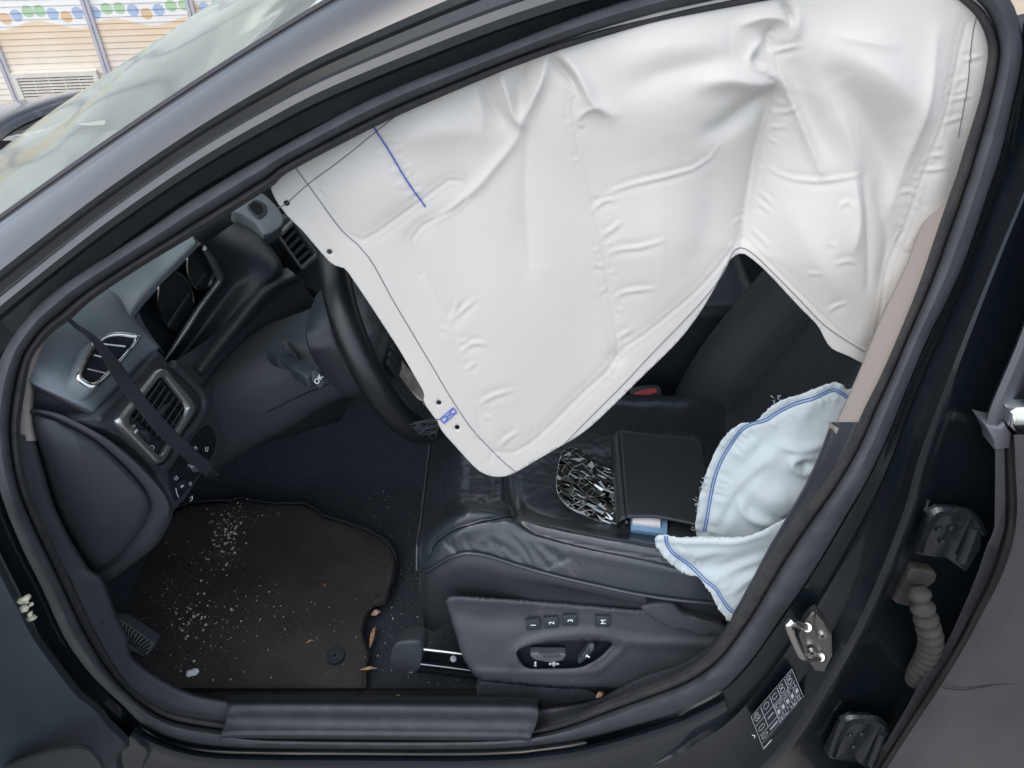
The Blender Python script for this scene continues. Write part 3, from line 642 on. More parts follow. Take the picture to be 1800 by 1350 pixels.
tube('wiper_blade', [p + np.array([0.0, -0.02, -0.012]) for p in wpth], 0.006, PLASTIC_D, car, seg=6, n=20)
# front wing and nose sides close the shape
for y0, nm in ((0.0, 'front_wing'), (1.80, 'far_front_wing')):
    s_ = 1 if y0 == 0 else -1
    rows_w = [[np.array([x, y0 + s_ * dy, z]) for x in (-0.80, -1.2, -1.7, -2.1)] for dy, z in (((0.0, 0.35), (-0.03, 0.6), (-0.02, 0.82), (0.04, 0.93), (0.13, 0.955)) if s_ > 0 else ((0.0, 0.30), (-0.03, 0.45), (-0.02, 0.58), (0.04, 0.64), (0.13, 0.66)))]
    loft(nm, rows_w, PAINT, car, nu=20, nv=16)
# far side: doors below the waist, rear body
loft('far_side', [[np.array([x, 1.80 - y, z]) for x in (-0.50, -0.2, 0.6, 1.6, 2.1)] for y, z in ((0.02, 0.25), (0.0, 0.6), (0.06, 0.92), (0.10, 0.95))], PLASTIC_D, car, nu=20, nv=10)
loft('rear_bulkhead', [[np.array([x, y, z]) for y in (0.1, 0.9, 1.7)] for x, z in ((1.25, 0.2), (1.25, 0.55), (1.35, 0.9), (1.45, 1.02), (2.1, 1.04))], PLASTIC_D, car, nu=12, nv=14)
# ------------------------------------------------------------------ cabin floor and lining
fl_rows = []
for x, zt in ((-1.05, 0.62), (-0.92, 0.42), (-0.80, 0.28), (-0.68, 0.235), (-0.4, 0.232), (-0.1, 0.236), (0.15, 0.25), (0.35, 0.28), (0.6, 0.28), (1.3, 0.28)):
    fl_rows.append([np.array([x, 0.088, 0.31]), np.array([x, 0.095, 0.29]), np.array([x, 0.11, max(zt, 0.262)]), np.array([x, 0.15, zt]), np.array([x, 0.35, zt - 0.005]), np.array([x, 0.58, zt]), np.array([x, 0.68, zt + 0.04]),
                    np.array([x, 0.74, max(0.46, zt)]), np.array([x, 0.90, max(0.50, zt)]), np.array([x, 1.06, max(0.46, zt)]), np.array([x, 1.15, zt]), np.array([x, 1.70, zt]), np.array([x, 1.76, 0.4])])
loft('floor_carpet', fl_rows, CARPET, car, nu=70, nv=60)

# side lining between seal and dash, running down to the sill
RE = [(60, 765), (72, 810), (86, 860), (100, 900), (128, 955), (160, 1003), (175, 1010), (187, 1033), (203, 1077), (223, 1120), (232, 1153), (267, 1183), (333, 1217), (403, 1232)]
LE = [(30, 765), (36, 810), (46, 855), (58, 890), (87, 950), (112, 1003), (122, 1020), (134, 1048), (154, 1090), (178, 1135), (200, 1172), (235, 1215), (300, 1254), (400, 1272)]
def lrow(t, off): return [US(a[0] + (b[0] - a[0]) * t, a[1] + (b[1] - a[1]) * t, off) for a, b in zip(LE, RE)]
loft('footwell_lining', [lrow(-0.1, 0.04), lrow(0.03, 0.024), lrow(0.10, 0.026), lrow(0.5, 0.036), lrow(0.9, 0.046), lrow(1.0, 0.060), lrow(1.02, 0.10)], mat('grey_lining', (0.036, 0.040, 0.046), 0.6, 0.4, bump=0.3, bscale=900, var=0.1), car, nu=60, nv=24)
c = US(176, 1093, 0.034); tube('lining_screw', [c + np.array([0, -0.002, 0]), c + np.array([0, 0.004, 0])], 0.0055, PLASTIC, car, seg=14)
loft('pillar_lining', [[US(x + dx, y, off) for x, y in ((70, 590), (52, 640), (46, 690), (46, 740), (52, 775))] for dx, off in ((-14, 0.034), (-4, 0.036), (8, 0.042), (14, 0.06))], BEIGE, car, nu=20, nv=10)

# grey-beige lining of the centre pillar, ending in a point above the dark lower lining
BL = [(1740, 60), (1730, 130), (1700, 220), (1668, 300), (1618, 400), (1593, 467), (1550, 557), (1517, 637), (1493, 693), (1467, 750)]
BR = [(1750, 60), (1745, 130), (1722, 220), (1692, 310), (1656, 400), (1626, 487), (1598, 557), (1552, 660), (1524, 717), (1500, 768)]
def b2(t, off): return [US(a[0] + (b[0] - a[0]) * t, a[1] + (b[1] - a[1]) * t, off + (0.045 if a[1] < 230 else 0.03 if a[1] < 330 else 0.008 if a[1] < 420 else 0)) for a, b in zip(BL, BR)]
loft('upper_pillar_lining', [b2(-0.02, 0.09), b2(0.0, 0.064), b2(0.06, 0.058), b2(0.5, 0.046), b2(1.0, 0.036), b2(1.15, 0.05)], BEIGE, car, nu=50, nv=16)
plate('lining_tip', [US(*p, 0.0525) for p in ((1466, 748), (1498, 766), (1492, 779), (1473, 771))], (0.4, -1, 0.2), 0.012, BEIGE, car, bev=0.001)
CL = [(1462, 742), (1440, 800), (1417, 850), (1387, 902), (1353, 960), (1318, 1025), (1290, 1075), (1270, 1108), (1240, 1140), (1190, 1168), (1120, 1192), (1040, 1232), (945, 1246)]
CR_ = [(1512, 742), (1484, 800), (1452, 856), (1414, 908), (1376, 965), (1345, 1020), (1316, 1070), (1292, 1106), (1258, 1146), (1206, 1184), (1138, 1212), (1050, 1246), (945, 1284)]
def b3(t, off): return [US(a[0] + (b[0] - a[0]) * t, a[1] + (b[1] - a[1]) * t, off) for a, b in zip(CL, CR_)]
loft('lower_pillar_lining', [b3(-0.03, 0.11), b3(0.0, 0.070), b3(0.08, 0.060), b3(0.3, 0.054), b3(0.7, 0.040), b3(1.0, 0.032), b3(1.1, 0.05)], mat('lower_lining', (0.026, 0.029, 0.035), 0.5, 0.45, bump=0.3, bscale=900), car, nu=60, nv=18)

# ------------------------------------------------------------------ dashboard
dash = bpy.data.objects.new('dashboard', None); COL.objects.link(dash); dash.parent = car
prof = [(-1.02, 0.965), (-0.85, 0.985), (-0.72, 0.985), (-0.63, 0.965), (-0.585, 0.93), (-0.565, 0.86), (-0.55, 0.78), (-0.57, 0.69), (-0.64, 0.655), (-0.80, 0.66), (-0.95, 0.66)]
def dprof(y, dx=0.0, dz=0.0): return [np.array([x + dx, y, z + dz]) for x, z in prof]
loft('dash_body', [dprof(0.12, -0.03, -0.01), dprof(0.13), dprof(0.30, 0.0, 0.0), dprof(0.55, 0.02, 0.0), dprof(0.80, 0.07, 0.0), dprof(1.0, 0.07, -0.02), dprof(1.3, 0.0, -0.14), dprof(1.68, -0.03, -0.28)], PLASTIC_D, dash, nu=50, nv=40)
# upper pad: a cap over the body, from the door side to the instrument hood
pad = [[UY(8, 640, 0.125), UY(58, 674, 0.105), UY(112, 699, 0.105), UY(160, 722, 0.108), UY(176, 731, 0.118)],
       [UY(10, 600, 0.15), UY(62, 636, 0.125), UY(120, 662, 0.125), UY(168, 688, 0.135), UY(186, 718, 0.135)],
       [UY(25, 565, 0.20), UY(80, 590, 0.175), UY(140, 615, 0.17), UY(192, 650, 0.175), UY(214, 688, 0.175)],
       [UY(60, 525, 0.26), UY(110, 548, 0.235), UY(165, 568, 0.23), UY(222, 606, 0.225), UY(246, 650, 0.225)],
       [UY(100, 490, 0.32), UY(150, 505, 0.30), UY(195, 530, 0.285), UY(240, 575, 0.275), UY(276, 612, 0.27)],
       [UY(130, 470, 0.36), UY(180, 480, 0.34), UY(225, 505, 0.33), UY(252, 568, 0.315), UY(290, 622, 0.30)]]
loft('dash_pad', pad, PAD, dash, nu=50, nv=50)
loft('pad_edge', [[UY(x, y + d, yy + dd) for x, y, yy in ((57, 674, 0.104), (112, 700, 0.104), (160, 723, 0.107), (177, 731, 0.118), (214, 688, 0.175), (246, 651, 0.225), (277, 613, 0.27))] for d, dd in ((-2, 0.002), (2, 0.0), (6, 0.004), (10, 0.02))], PLASTIC, dash, nu=60, nv=8)
# dark wedge under the pad at the door end
loft('end_wedge', [[UY(56, 668, 0.125), UY(112, 694, 0.125), UY(172, 724, 0.13)], [UY(58, 700, 0.118), UY(105, 720, 0.118), UY(150, 738, 0.124)], [UY(58, 730, 0.112), UY(95, 738, 0.114), UY(130, 750, 0.12)]], PLASTIC_D, dash, nu=16, nv=8)
# instrument hood: rim of the opening, sides, dial glass
def hood_pt(x, y, dy=0): return UY(x, y, 0.30 + (x - 240) / 150 * 0.16 + dy)
op = [(278, 608), (256, 590), (240, 566), (244, 548), (278, 508), (306, 480), (352, 434), (364, 440), (374, 458), (390, 489), (383, 502), (356, 538), (330, 577), (296, 626)]
opn = [hood_pt(*p) for p in op]
inn = [hood_pt(315 + (x - 315) * 0.94, 530 + (y - 530) * 0.94, 0.09) for x, y in op]
ringloft('hood_throat', [opn, [(a + b) / 2 for a, b in zip(opn, inn)], inn], PLASTIC_D, dash, n=80)
obj('dial_backing', [hood_pt(315 + (x - 315) * 1.0, 530 + (y - 530) * 1.0, 0.088) for x, y in cr(op, 40, True)], [tuple(range(40))], PLASTIC_D, dash, smooth=False)
HOODM = mat('hood_skin', (0.030, 0.036, 0.041), 0.6, 0.4, bump=0.4, bscale=900)
# hood crown swept from the pad up over the dials
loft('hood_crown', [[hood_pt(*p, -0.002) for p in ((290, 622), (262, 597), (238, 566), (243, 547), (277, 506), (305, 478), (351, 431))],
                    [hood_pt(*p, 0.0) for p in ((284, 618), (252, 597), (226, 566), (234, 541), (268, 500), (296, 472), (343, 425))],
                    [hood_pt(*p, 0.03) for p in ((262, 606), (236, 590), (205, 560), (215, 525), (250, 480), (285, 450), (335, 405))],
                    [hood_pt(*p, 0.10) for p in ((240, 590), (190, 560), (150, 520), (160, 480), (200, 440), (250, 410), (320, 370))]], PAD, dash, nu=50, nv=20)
loft('hood_side', [[hood_pt(*p, -0.002) for p in ((356, 429), (366, 438), (377, 458), (393, 490), (386, 504), (358, 540), (333, 580), (298, 630))],
                   [hood_pt(*p, 0.002) for p in ((372, 420), (384, 434), (396, 456), (412, 490), (402, 512), (372, 552), (345, 592), (306, 642))],
                   [UY(412, 392, 0.62), UY(436, 404, 0.60), UY(460, 424, 0.58), UY(490, 468, 0.54), UY(470, 500, 0.50), UY(420, 550, 0.45), UY(380, 600, 0.40), UY(345, 655, 0.36)],
                   [UY(416, 390, 0.80), UY(440, 402, 0.80), UY(466, 424, 0.78), UY(497, 470, 0.70), UY(485, 500, 0.58), UY(450, 560, 0.50), UY(400, 620, 0.44), UY(360, 675, 0.38)]], PLASTIC_D, dash, nu=50, nv=30)
tube('hood_trim', [hood_pt(*p, -0.004) for p in ((359, 436), (371, 456), (386, 487), (381, 500), (354, 536), (328, 576), (300, 618), (290, 632))], [0.005, 0.007, 0.0075, 0.006, 0.006, 0.007, 0.006, 0.004], mat('dark_satin', (0.20, 0.21, 0.20), 0.35, metal=0.7), dash, seg=10, n=50, squash=0.8)
for cx_, cy_, rx, ry, rot, nm in ((308, 530, 31, 54, 0.12, 'dial'), (352, 470, 24, 40, 0.10, 'dial')):
    lp_ = [hood_pt(cx_ + rx * math.cos(a) * math.cos(rot) + ry * math.sin(a) * math.sin(rot), cy_ - rx * math.cos(a) * math.sin(rot) + ry * math.sin(a) * math.cos(rot), 0.012) for a in np.linspace(0, 2 * math.pi, 49)[:-1]]
    d_ = obj(nm, lp_, [tuple(range(48))], mat('dial_glass', (0.014, 0.018, 0.022), 0.12, coat=0.5), dash, smooth=False)
    tube('dial_rim', np.array(lp_) + np.array([0.001, -0.001, 0]), 0.0017, mat('dial_chrome', (0.5, 0.5, 0.46), 0.2, metal=1.0), d_, seg=6, closed=True)
    rm = obj('dial_wall', np.vstack([lp_, np.array(lp_) + np.array([-0.03, 0.035, 0.0])]), gridfaces(2, 48, False, True), PLASTIC_D, d_)
# lower lip that runs from the hood towards the column
LIPP = [(518, 482, 0.56), (492, 494, 0.54), (470, 508, 0.50), (440, 540, 0.46), (405, 582, 0.42), (372, 622, 0.38), (350, 652, 0.35)]
loft('lower_lip', [[UY(x - 14, y - 12, yy + 0.01) for x, y, yy in LIPP], [UY(x - 3, y - 3, yy - 0.012) for x, y, yy in LIPP], [UY(x + 5, y + 6, yy - 0.012) for x, y, yy in LIPP], [UY(x + 12, y + 22, yy + 0.02) for x, y, yy in LIPP], [UY(x + 20, y + 70, yy + 0.05) for x, y, yy in LIPP]], PLASTIC, dash, nu=40, nv=20)

# fascia with the side vent
FA, FB, FD = UY(203, 739, 0.13), UY(278, 647, 0.25), UY(275, 817, 0.15)
FN = nrm(np.cross(FB - FA, FD - FA)); FN = FN if np.dot(FN, CAM - FA) > 0 else -FN
def fp_(px, py, lift=0.0): return UP(px, py, FA + FN * lift, FN)
fas = [(166, 738), (190, 712), (230, 668), (277, 618), (300, 640), (333, 674), (357, 694), (376, 672), (394, 650), (412, 676), (426, 704), (412, 745), (389, 785), (350, 838), (306, 900), (297, 870), (282, 842), (258, 812), (230, 784), (200, 760)]
obj_f = plate('fascia', [fp_(*p) for p in cr(fas, 90, True)], FN, 0.05, PLASTIC, dash, bev=0.008, seg=4)
tube('fascia_ridge', [fp_(*p, 0.003) for p in ((170, 734), (207, 694), (245, 655), (274, 622))], 0.006, PLASTIC, dash, n=20, seg=10)
tube('fascia_ridge', [fp_(*p, 0.004) for p in ((303, 640), (332, 668), (352, 690), (358, 712), (350, 735), (320, 775), (298, 812), (282, 826))], 0.007, PLASTIC, dash, n=40, seg=10)
vo = [(278, 647), (288, 649), (334, 702), (340, 716), (336, 728), (284, 812), (275, 816), (268, 812), (206, 748), (203, 738), (208, 728), (268, 652)]
vi = [(281, 662), (286, 663), (324, 712), (327, 719), (324, 727), (281, 797), (275, 800), (270, 797), (224, 745), (222, 738), (225, 730), (274, 666)]
frame_ring('vent_frame', [fp_(*p, 0.003) for p in vo], [fp_(*p, 0.003) for p in vi], FN, 0.006, SATIN, dash)
obj('vent_back', [fp_(*p, 0.0015) for p in vi], [tuple(range(len(vi)))], BLACKHOLE, dash, smooth=False)
# slats run along the long way of the vent
du = nrm(fp_(281, 665) - fp_(224, 740)); dv = nrm(fp_(275, 800) - fp_(224, 740))
for k in range(6):
    t = (k + 0.5) / 6
    a = np.array([224, 745]) * (1 - t) + np.array([276, 797]) * t; b = np.array([277, 668]) * (1 - t) + np.array([326, 720]) * t
    a = a + (b - a) * (0.20 if k > 0 else 0.10)
    p, q = fp_(*a, 0.004), fp_(*b, 0.004); V, F = [], []
    wv = dv * 0.0065 - FN * 0.006; tv = nrm(np.cross(q - p, wv)) * 0.0008
    for e in (p, q):
        for s in (-0.5, 0.5):
            for tt_ in (-1, 1): V.append(e + wv * s + tv * tt_)
    obj('vent_slat', V, [(0, 1, 3, 2), (4, 6, 7, 5), (0, 4, 5, 1), (2, 3, 7, 6), (0, 2, 6, 4), (1, 5, 7, 3)], mat('slat_plastic', (0.05, 0.056, 0.062), 0.45), dash, smooth=False)
for t in (0.25, 0.45, 0.65, 0.85):
    a = np.array([224, 743]) * (1 - t) + np.array([277, 667]) * t; b = np.array([275, 798]) * (1 - t) + np.array([326, 722]) * t
    p, q = fp_(*a, 0.002), fp_(*b, 0.002); tube('vent_vane', [p, q], 0.0012, PLASTIC_D, dash, seg=4)
plate('vent_side', [fp_(*p, 0.006) for p in ((223, 738), (230, 730), (290, 783), (275, 799))], FN, 0.004, PLASTIC_D, dash, bev=0.001)
ax_ = nrm(fp_(262, 778) - fp_(238, 755)); tube('vent_wheel', [fp_(250, 766, 0.006) - nrm(np.cross(ax_, FN)) * 0.003, fp_(250, 766, 0.006) + nrm(np.cross(ax_, FN)) * 0.003], 0.0115, PLASTIC_D, dash, seg=24)
plate('wheel_mark', [fp_(*p, 0.013) for p in ((236, 759), (241, 754), (243, 757), (238, 762))], FN, 0.001, WHITE, dash)
plate('vent_tab', [fp_(*p, 0.012) for p in ((278, 726), (296, 709), (299, 714), (281, 732))], FN, 0.006, PLASTIC, dash, bev=0.001)
tube('vent_symbol', [fp_(267 + 3.5 * math.cos(a), 787 + 4 * math.sin(a), 0.0065) for a in np.linspace(0, 2 * math.pi, 14)], 0.0005, WHITE, dash, seg=4)
tube('vent_symbol', [fp_(*p, 0.0065) for p in ((231, 753), (234, 747), (238, 748), (233, 754))], 0.0006, WHITE, dash, seg=4)
# light switch panel
plate('switch_panel', [fp_(*p, 0.002) for p in cr([(362, 748), (376, 758), (381, 775), (372, 805), (345, 840), (312, 880), (303, 868), (297, 842), (302, 824), (330, 786)], 50, True)], FN, 0.01, mat('switch_black', (0.012, 0.016, 0.021), 0.4), dash, bev=0.002)
c = fp_(342, 818, 0.002); tube('light_knob', [c, c + FN * 0.016], [0.011, 0.009], mat('knob_grey', (0.10, 0.11, 0.12), 0.4), dash, seg=20)
plate('knob_mark', [fp_(*p, 0.019) for p in ((336, 819), (344, 817), (344, 820), (336, 822))], FN, 0.001, WHITE, dash)
c = fp_(318, 852, 0.002); tube('dimmer_wheel', [c, c + FN * 0.006], 0.008, PLASTIC_D, dash, seg=20)
plate('dimmer_mark', [fp_(*p, 0.010) for p in ((318, 855), (322, 852), (323, 855), (319, 857))], FN, 0.001, WHITE, dash)
for pts in ([(310, 837), (313, 841), (309, 844), (306, 840), (310, 837)], [(309, 858), (311, 868), (314, 874)], [(343, 785), (347, 788), (345, 791), (342, 788), (343, 785)], [(362, 786), (366, 786), (364, 794), (361, 793), (362, 786)], [(330, 806), (333, 804), (334, 808)],
            [(332, 850), (335, 847), (336, 852), (333, 853)], [(334, 876), (338, 872), (338, 878), (334, 881)], [(331, 816), (333, 818), (331, 820)]):
    tube('switch_symbol', [fp_(*p, 0.0028) for p in pts], 0.0006, WHITE, dash, seg=4)
for x, y in ((359, 776), (333, 835)): tube('switch_gap', [fp_(x - 4, y + 6, 0.0022), fp_(x + 4, y - 6, 0.0022)], 0.0006, BLACKHOLE, dash, seg=4)
# side window vent with bright rim, let into the pad
def vp(px, py, dy=0.0): return UY(px, py, 0.160 + 0.000405 * (px - 180) - 0.000623 * (py - 640) + dy)
so1 = [(143, 628), (155, 610), (178, 597), (200, 594), (222, 597), (236, 601), (234, 608), (210, 640), (180, 672), (160, 690), (148, 693), (128, 680), (124, 672), (130, 652)]
si1 = [(150, 632), (160, 618), (180, 605), (200, 602), (218, 604), (226, 607), (206, 633), (178, 662), (160, 679), (148, 682), (137, 676), (134, 668), (138, 656)]
n1 = nrm(np.cross(vp(236, 601) - vp(143, 628), vp(148, 693) - vp(143, 628))); n1 = n1 if np.dot(n1, CAM - vp(180, 640)) > 0 else -n1
frame_ring('side_vent_rim', [vp(*p) + n1 * 0.021 for p in cr(so1, 60, True)], [vp(*p) + n1 * 0.021 for p in cr(si1, 60, True)], n1, 0.004, CHROME, dash, lin=False)
obj('side_vent_depth', [vp(*p) + n1 * 0.014 for p in cr(si1, 40, True)], [tuple(range(40))], BLACKHOLE, dash, smooth=False)
so2 = [(p[0] + (p[0] - 180) * 0.16, p[1] + (p[1] - 642) * 0.16) for p in so1]
ringloft('side_vent_collar', [[vp(*p) - n1 * 0.014 for p in cr(so2, 60, True)], [vp(*p) + n1 * 0.014 for p in cr([(0.55 * a[0] + 0.45 * b[0], 0.55 * a[1] + 0.45 * b[1]) for a, b in zip(so1, so2)], 60, True)], [vp(*p) + n1 * 0.021 for p in cr(so1, 60, True)]], PAD, dash, n=60)
for a, b in (((157, 632), (195, 640)), ((146, 656), (176, 663)), ((170, 612), (212, 617))): tube('side_vent_bar', [vp(*a) + n1 * 0.017, vp(*b) + n1 * 0.017], 0.0013, SATIN, dash, seg=6)

# end cover of the dash, facing the door
EC = [(56, 728), (84, 731), (112, 743), (168, 774), (208, 808), (244, 846), (263, 876), (264, 900), (240, 942), (200, 985), (170, 1003), (156, 1000), (128, 955), (100, 900), (86, 860), (70, 800), (58, 760)]
ECo = [(50, 720), (90, 722), (130, 736), (190, 770), (235, 806), (270, 840), (297, 872), (304, 905), (277, 955), (233, 992), (187, 1022), (150, 1010), (120, 960), (92, 905), (76, 860), (60, 800), (50, 760)]
ec = cr(EC, 80, True); eo = cr(ECo, 80, True); cen = np.array([160, 870.])
loops = [[UY(*p, 0.19) for p in eo * 1.0], [UY(*p, 0.112) for p in eo], [UY(*p, 0.098) for p in eo * 0.8 + ec * 0.2], [UY(*p, 0.095) for p in eo * 0.3 + ec * 0.7], [UY(*p, 0.103) for p in ec * 0.99 + cen * 0.01], [UY(*p, 0.096) for p in ec * 0.95 + cen * 0.05], [UY(*p, 0.090) for p in ec * 0.85 + cen * 0.15],
         [UY(*p, 0.086) for p in ec * 0.5 + cen * 0.5], [UY(*p, 0.085) for p in ec * 0.05 + cen * 0.95]]
A = np.array(loops); obj('end_cover', A.reshape(-1, 3), gridfaces(len(loops), 80, False, True) + [tuple(range(80 * (len(loops) - 1), 80 * len(loops)))], mat('end_cover_plastic', (0.032, 0.038, 0.044), 0.6, 0.4, bump=0.3, bscale=900), dash, sharp=60)
# knee panel
loft('knee_panel', [[UY(*p) for p in r] for r in ([(300, 640, 0.33), (360, 600, 0.38), (430, 540, 0.47), (520, 480, 0.57)], [(352, 700, 0.33), (410, 660, 0.39), (480, 600, 0.47), (560, 540, 0.57)], [(388, 760, 0.32), (450, 730, 0.40), (530, 690, 0.49), (620, 650, 0.60)], [(374, 806, 0.31), (430, 790, 0.40), (500, 768, 0.49), (600, 738, 0.62)], [(365, 800, 0.40), (420, 780, 0.48), (490, 750, 0.58), (590, 720, 0.7)])], PLASTIC_D, dash, nu=24, nv=24)
# middle vent and the panel on the middle of the dash
MV = UY(516, 430, 0.72); MN = nrm([0.78, -0.45, 0.42])
def mp(px, py, l=0.0): return UP(px, py, MV + MN * l, MN)
frame_ring('centre_vent_frame', [mp(*p) for p in ((482, 416), (513, 385), (560, 450), (528, 480))], [mp(*p) for p in ((492, 418), (513, 396), (549, 448), (527, 468))], MN, 0.008, mat('dark_satin', (0.2, 0.21, 0.2), 0.35, metal=0.7), dash)
obj('centre_vent_back', [mp(*p, -0.004) for p in ((482, 416), (513, 385), (560, 450), (528, 480))], [(0, 1, 2, 3)], BLACKHOLE, dash, smooth=False)
for k in range(4):
    t = (k + 0.6) / 4.4; a = np.array([492, 418]) * (1 - t) + np.array([527, 468]) * t; b = np.array([513, 396]) * (1 - t) + np.array([549, 448]) * t
    p, q = mp(*a, 0.004), mp(*b, 0.004); wv = nrm(mp(527, 468) - mp(492, 418)) * 0.006; V = [p, q, q + wv, p + wv, p - MN * 0.006, q - MN * 0.006, q + wv - MN * 0.006, p + wv - MN * 0.006]
    obj('centre_vent_slat', V, [(0, 1, 2, 3), (4, 7, 6, 5), (0, 4, 5, 1), (2, 6, 7, 3), (1, 5, 6, 2), (0, 3, 7, 4)], mat('slat_plastic', (0.05, 0.056, 0.062), 0.45), dash, smooth=False)
plate('centre_stack', [mp(*p, -0.012) for p in ((470, 408), (512, 372), (600, 470), (585, 520), (560, 520), (520, 492), (480, 430))], MN, 0.05, PLASTIC, dash, bev=0.006, seg=3)
TN = nrm([0.35, -0.25, 0.9]); TP = UY(446, 366, 0.66)
def tp(px, py, l=0.0): return UP(px, py, TP + TN * l, TN)
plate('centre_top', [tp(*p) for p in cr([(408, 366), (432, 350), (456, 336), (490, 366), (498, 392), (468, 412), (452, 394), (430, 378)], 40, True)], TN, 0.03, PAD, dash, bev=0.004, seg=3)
plate('slot_rim', [tp(*p, 0.002) for p in cr([(434, 362), (448, 350), (466, 358), (469, 372), (456, 384), (442, 374)], 30, True)], TN, 0.004, PLASTIC, dash, bev=0.001)
plate('slot', [tp(*p, 0.0035) for p in cr([(438, 362), (448, 354), (460, 361), (461, 372), (452, 376), (444, 370)], 30, True)], TN, 0.003, BLACKHOLE, dash)

# ------------------------------------------------------------------ steering column and wheel
WC = np.array([-0.185, 0.405, 0.880]); TILT = R(23); WR = 0.185
wax = np.array([math.cos(TILT), 0, math.sin(TILT)]); wup = np.array([-math.sin(TILT), 0, math.cos(TILT)]); wside = np.array([0, -1.0, 0])
col_ = bpy.data.objects.new('steering_column', None); COL.objects.link(col_); col_.parent = car
def section(c, w, h, n=28, p=3.2):
    o = []
    for a in np.linspace(0, 2 * math.pi, n + 1)[:-1]:
        ca, sa = math.cos(a), math.sin(a); o.append(c + wside * w * abs(ca) ** (2 / p) * np.sign(ca) + wup * h * abs(sa) ** (2 / p) * np.sign(sa))
    return o
secs = [section(WC - wax * 0.055 - wup * 0.005, 0.055, 0.045), section(WC - wax * 0.06 - wup * 0.005, 0.070, 0.058), section(WC - wax * 0.10 - wup * 0.008, 0.078, 0.064), section(WC - wax * 0.17 - wup * 0.012, 0.080, 0.068), section(WC - wax * 0.24 - wup * 0.02, 0.088, 0.075), section(WC - wax * 0.31 - wup * 0.03, 0.105, 0.09), section(WC - wax * 0.40 - wup * 0.05, 0.13, 0.12)]
A = np.array(secs[:-2] + [section(WC - wax * 0.31 - wup * 0.025, 0.092, 0.08), section(WC - wax * 0.42 - wup * 0.04, 0.098, 0.088)]); A = np.stack([cr_index(A[:, j], 36) for j in range(A.shape[1])], 1); obj('shroud', A.reshape(-1, 3), gridfaces(36, 28, False, True), mat('shroud_plastic', (0.026, 0.034, 0.040), 0.5, 0.45, bump=0.3, bscale=1000, var=0.1), col_, sharp=60)
seam = [WC - wax * d + wside * (w + 0.0006) - wup * (0.012 + 0.05 * d) for d, w in ((0.065, 0.0705), (0.10, 0.0785), (0.17, 0.0803), (0.24, 0.0885))]
tube('shroud_seam', seam, 0.0008, BLACKHOLE, col_, seg=5, n=24)
S0 = UY(500, 628, 0.325); S1 = UY(512, 640, 0.29); S2 = UY(528, 648, 0.262); S3 = UY(552, 664, 0.235)
tube('stalk_collar', [UY(494, 622, 0.34), UY(505, 632, 0.312)], [0.022, 0.016], PLASTIC_D, col_, seg=20)
tube('stalk', [S0, S1, S2], [0.012, 0.010, 0.013], PLASTIC_D, col_, seg=14, n=14, squash=0.7)
sd_ = nrm(S3 - S2); sx_ = nrm(np.cross(sd_, [0, 0, 1])); sz_ = np.cross(sx_, sd_)
box('stalk_head', (S2 + S3) / 2, 0.028, np.linalg.norm(S3 - S2) + 0.01, 0.022, PLASTIC_D, col_, ax=[sx_, sd_, sz_], bev=0.004, seg=3)
KN = nrm(CAM - S3 + np.array([0.3, 0, 0])); kx = nrm(UP(566, 672, S3, KN) - UP(546, 652, S3, KN))
plate('stalk_button', [UP(*p, S3 + KN * 0.014, KN) for p in ((547, 652), (558, 649), (571, 662), (572, 676), (562, 684), (549, 670))], KN, 0.006, PLASTIC_D, col_, bev=0.002, seg=3)
text('stalk_lettering', 'OK', UP(560, 667, S3 + KN * 0.0155, KN), UP(565, 660, S3, KN) - UP(556, 672, S3, KN), UP(552, 660, S3, KN) - UP(566, 672, S3, KN), 0.010, WHITE, col_)
cs_ = [section(WC - wax * 0.062, 0.060, 0.05), section(WC - wax * 0.066, 0.084, 0.074), section(WC - wax * 0.074, 0.089, 0.079), section(WC - wax * 0.112, 0.089, 0.079), section(WC - wax * 0.120, 0.080, 0.07)]
A = np.array(cs_); obj('column_collar', A.reshape(-1, 3), gridfaces(5, 28, False, True), PLASTIC_D, col_, sharp=50)
wheel = bpy.data.objects.new('steering_wheel', None); COL.objects.link(wheel); wheel.parent = car
ring = []
for i in range(120):
    a = 2 * math.pi * i / 120; ring.append(WC + wside * WR * math.cos(a) + wup * WR * math.sin(a) * (0.985 if math.sin(a) < 0 else 1))
tube('rim', ring, 0.0220, mat('wheel_leather', (0.007, 0.009, 0.011), 0.33, 0.5, bump=0.25, bscale=500, btype='voronoi', rvar=0.1), wheel, seg=20, closed=True)
hub = [section(WC - wax * 0.05, 0.075, 0.075, p=2.6), section(WC - wax * 0.015, 0.095, 0.085, p=2.6), section(WC + wax * 0.015, 0.085, 0.075, p=2.6), section(WC + wax * 0.026, 0.05, 0.045, p=2.4), section(WC + wax * 0.028, 0.005, 0.005)]
A = np.array(hub); obj('hub', A.reshape(-1, 3), gridfaces(len(hub), 28, False, True), PLASTIC_D, wheel, sharp=60)
for s in (1, -1):
    sp1 = WC + wside * s * 0.08 + wup * 0.01; sp2 = WC + wside * s * 0.18 + wup * 0.012
    loft('spoke', [[sp1 + wup * 0.035 - wax * 0.02, sp2 + wup * 0.03 - wax * 0.008], [sp1 + wup * 0.03 + wax * 0.012, sp2 + wup * 0.026 + wax * 0.006], [sp1 - wup * 0.03 + wax * 0.012, sp2 - wup * 0.026 + wax * 0.006], [sp1 - wup * 0.035 - wax * 0.02, sp2 - wup * 0.03 - wax * 0.008]], PLASTIC_D, wheel, nu=8, nv=16)
    for k in range(3): box('wheel_button', WC + wside * s * (0.105 + 0.018 * k) + wup * 0.012 + wax * 0.016, 0.006, 0.014, 0.030, PLASTIC_D, wheel, ax=[wax, wside, wup], bev=0.0015)
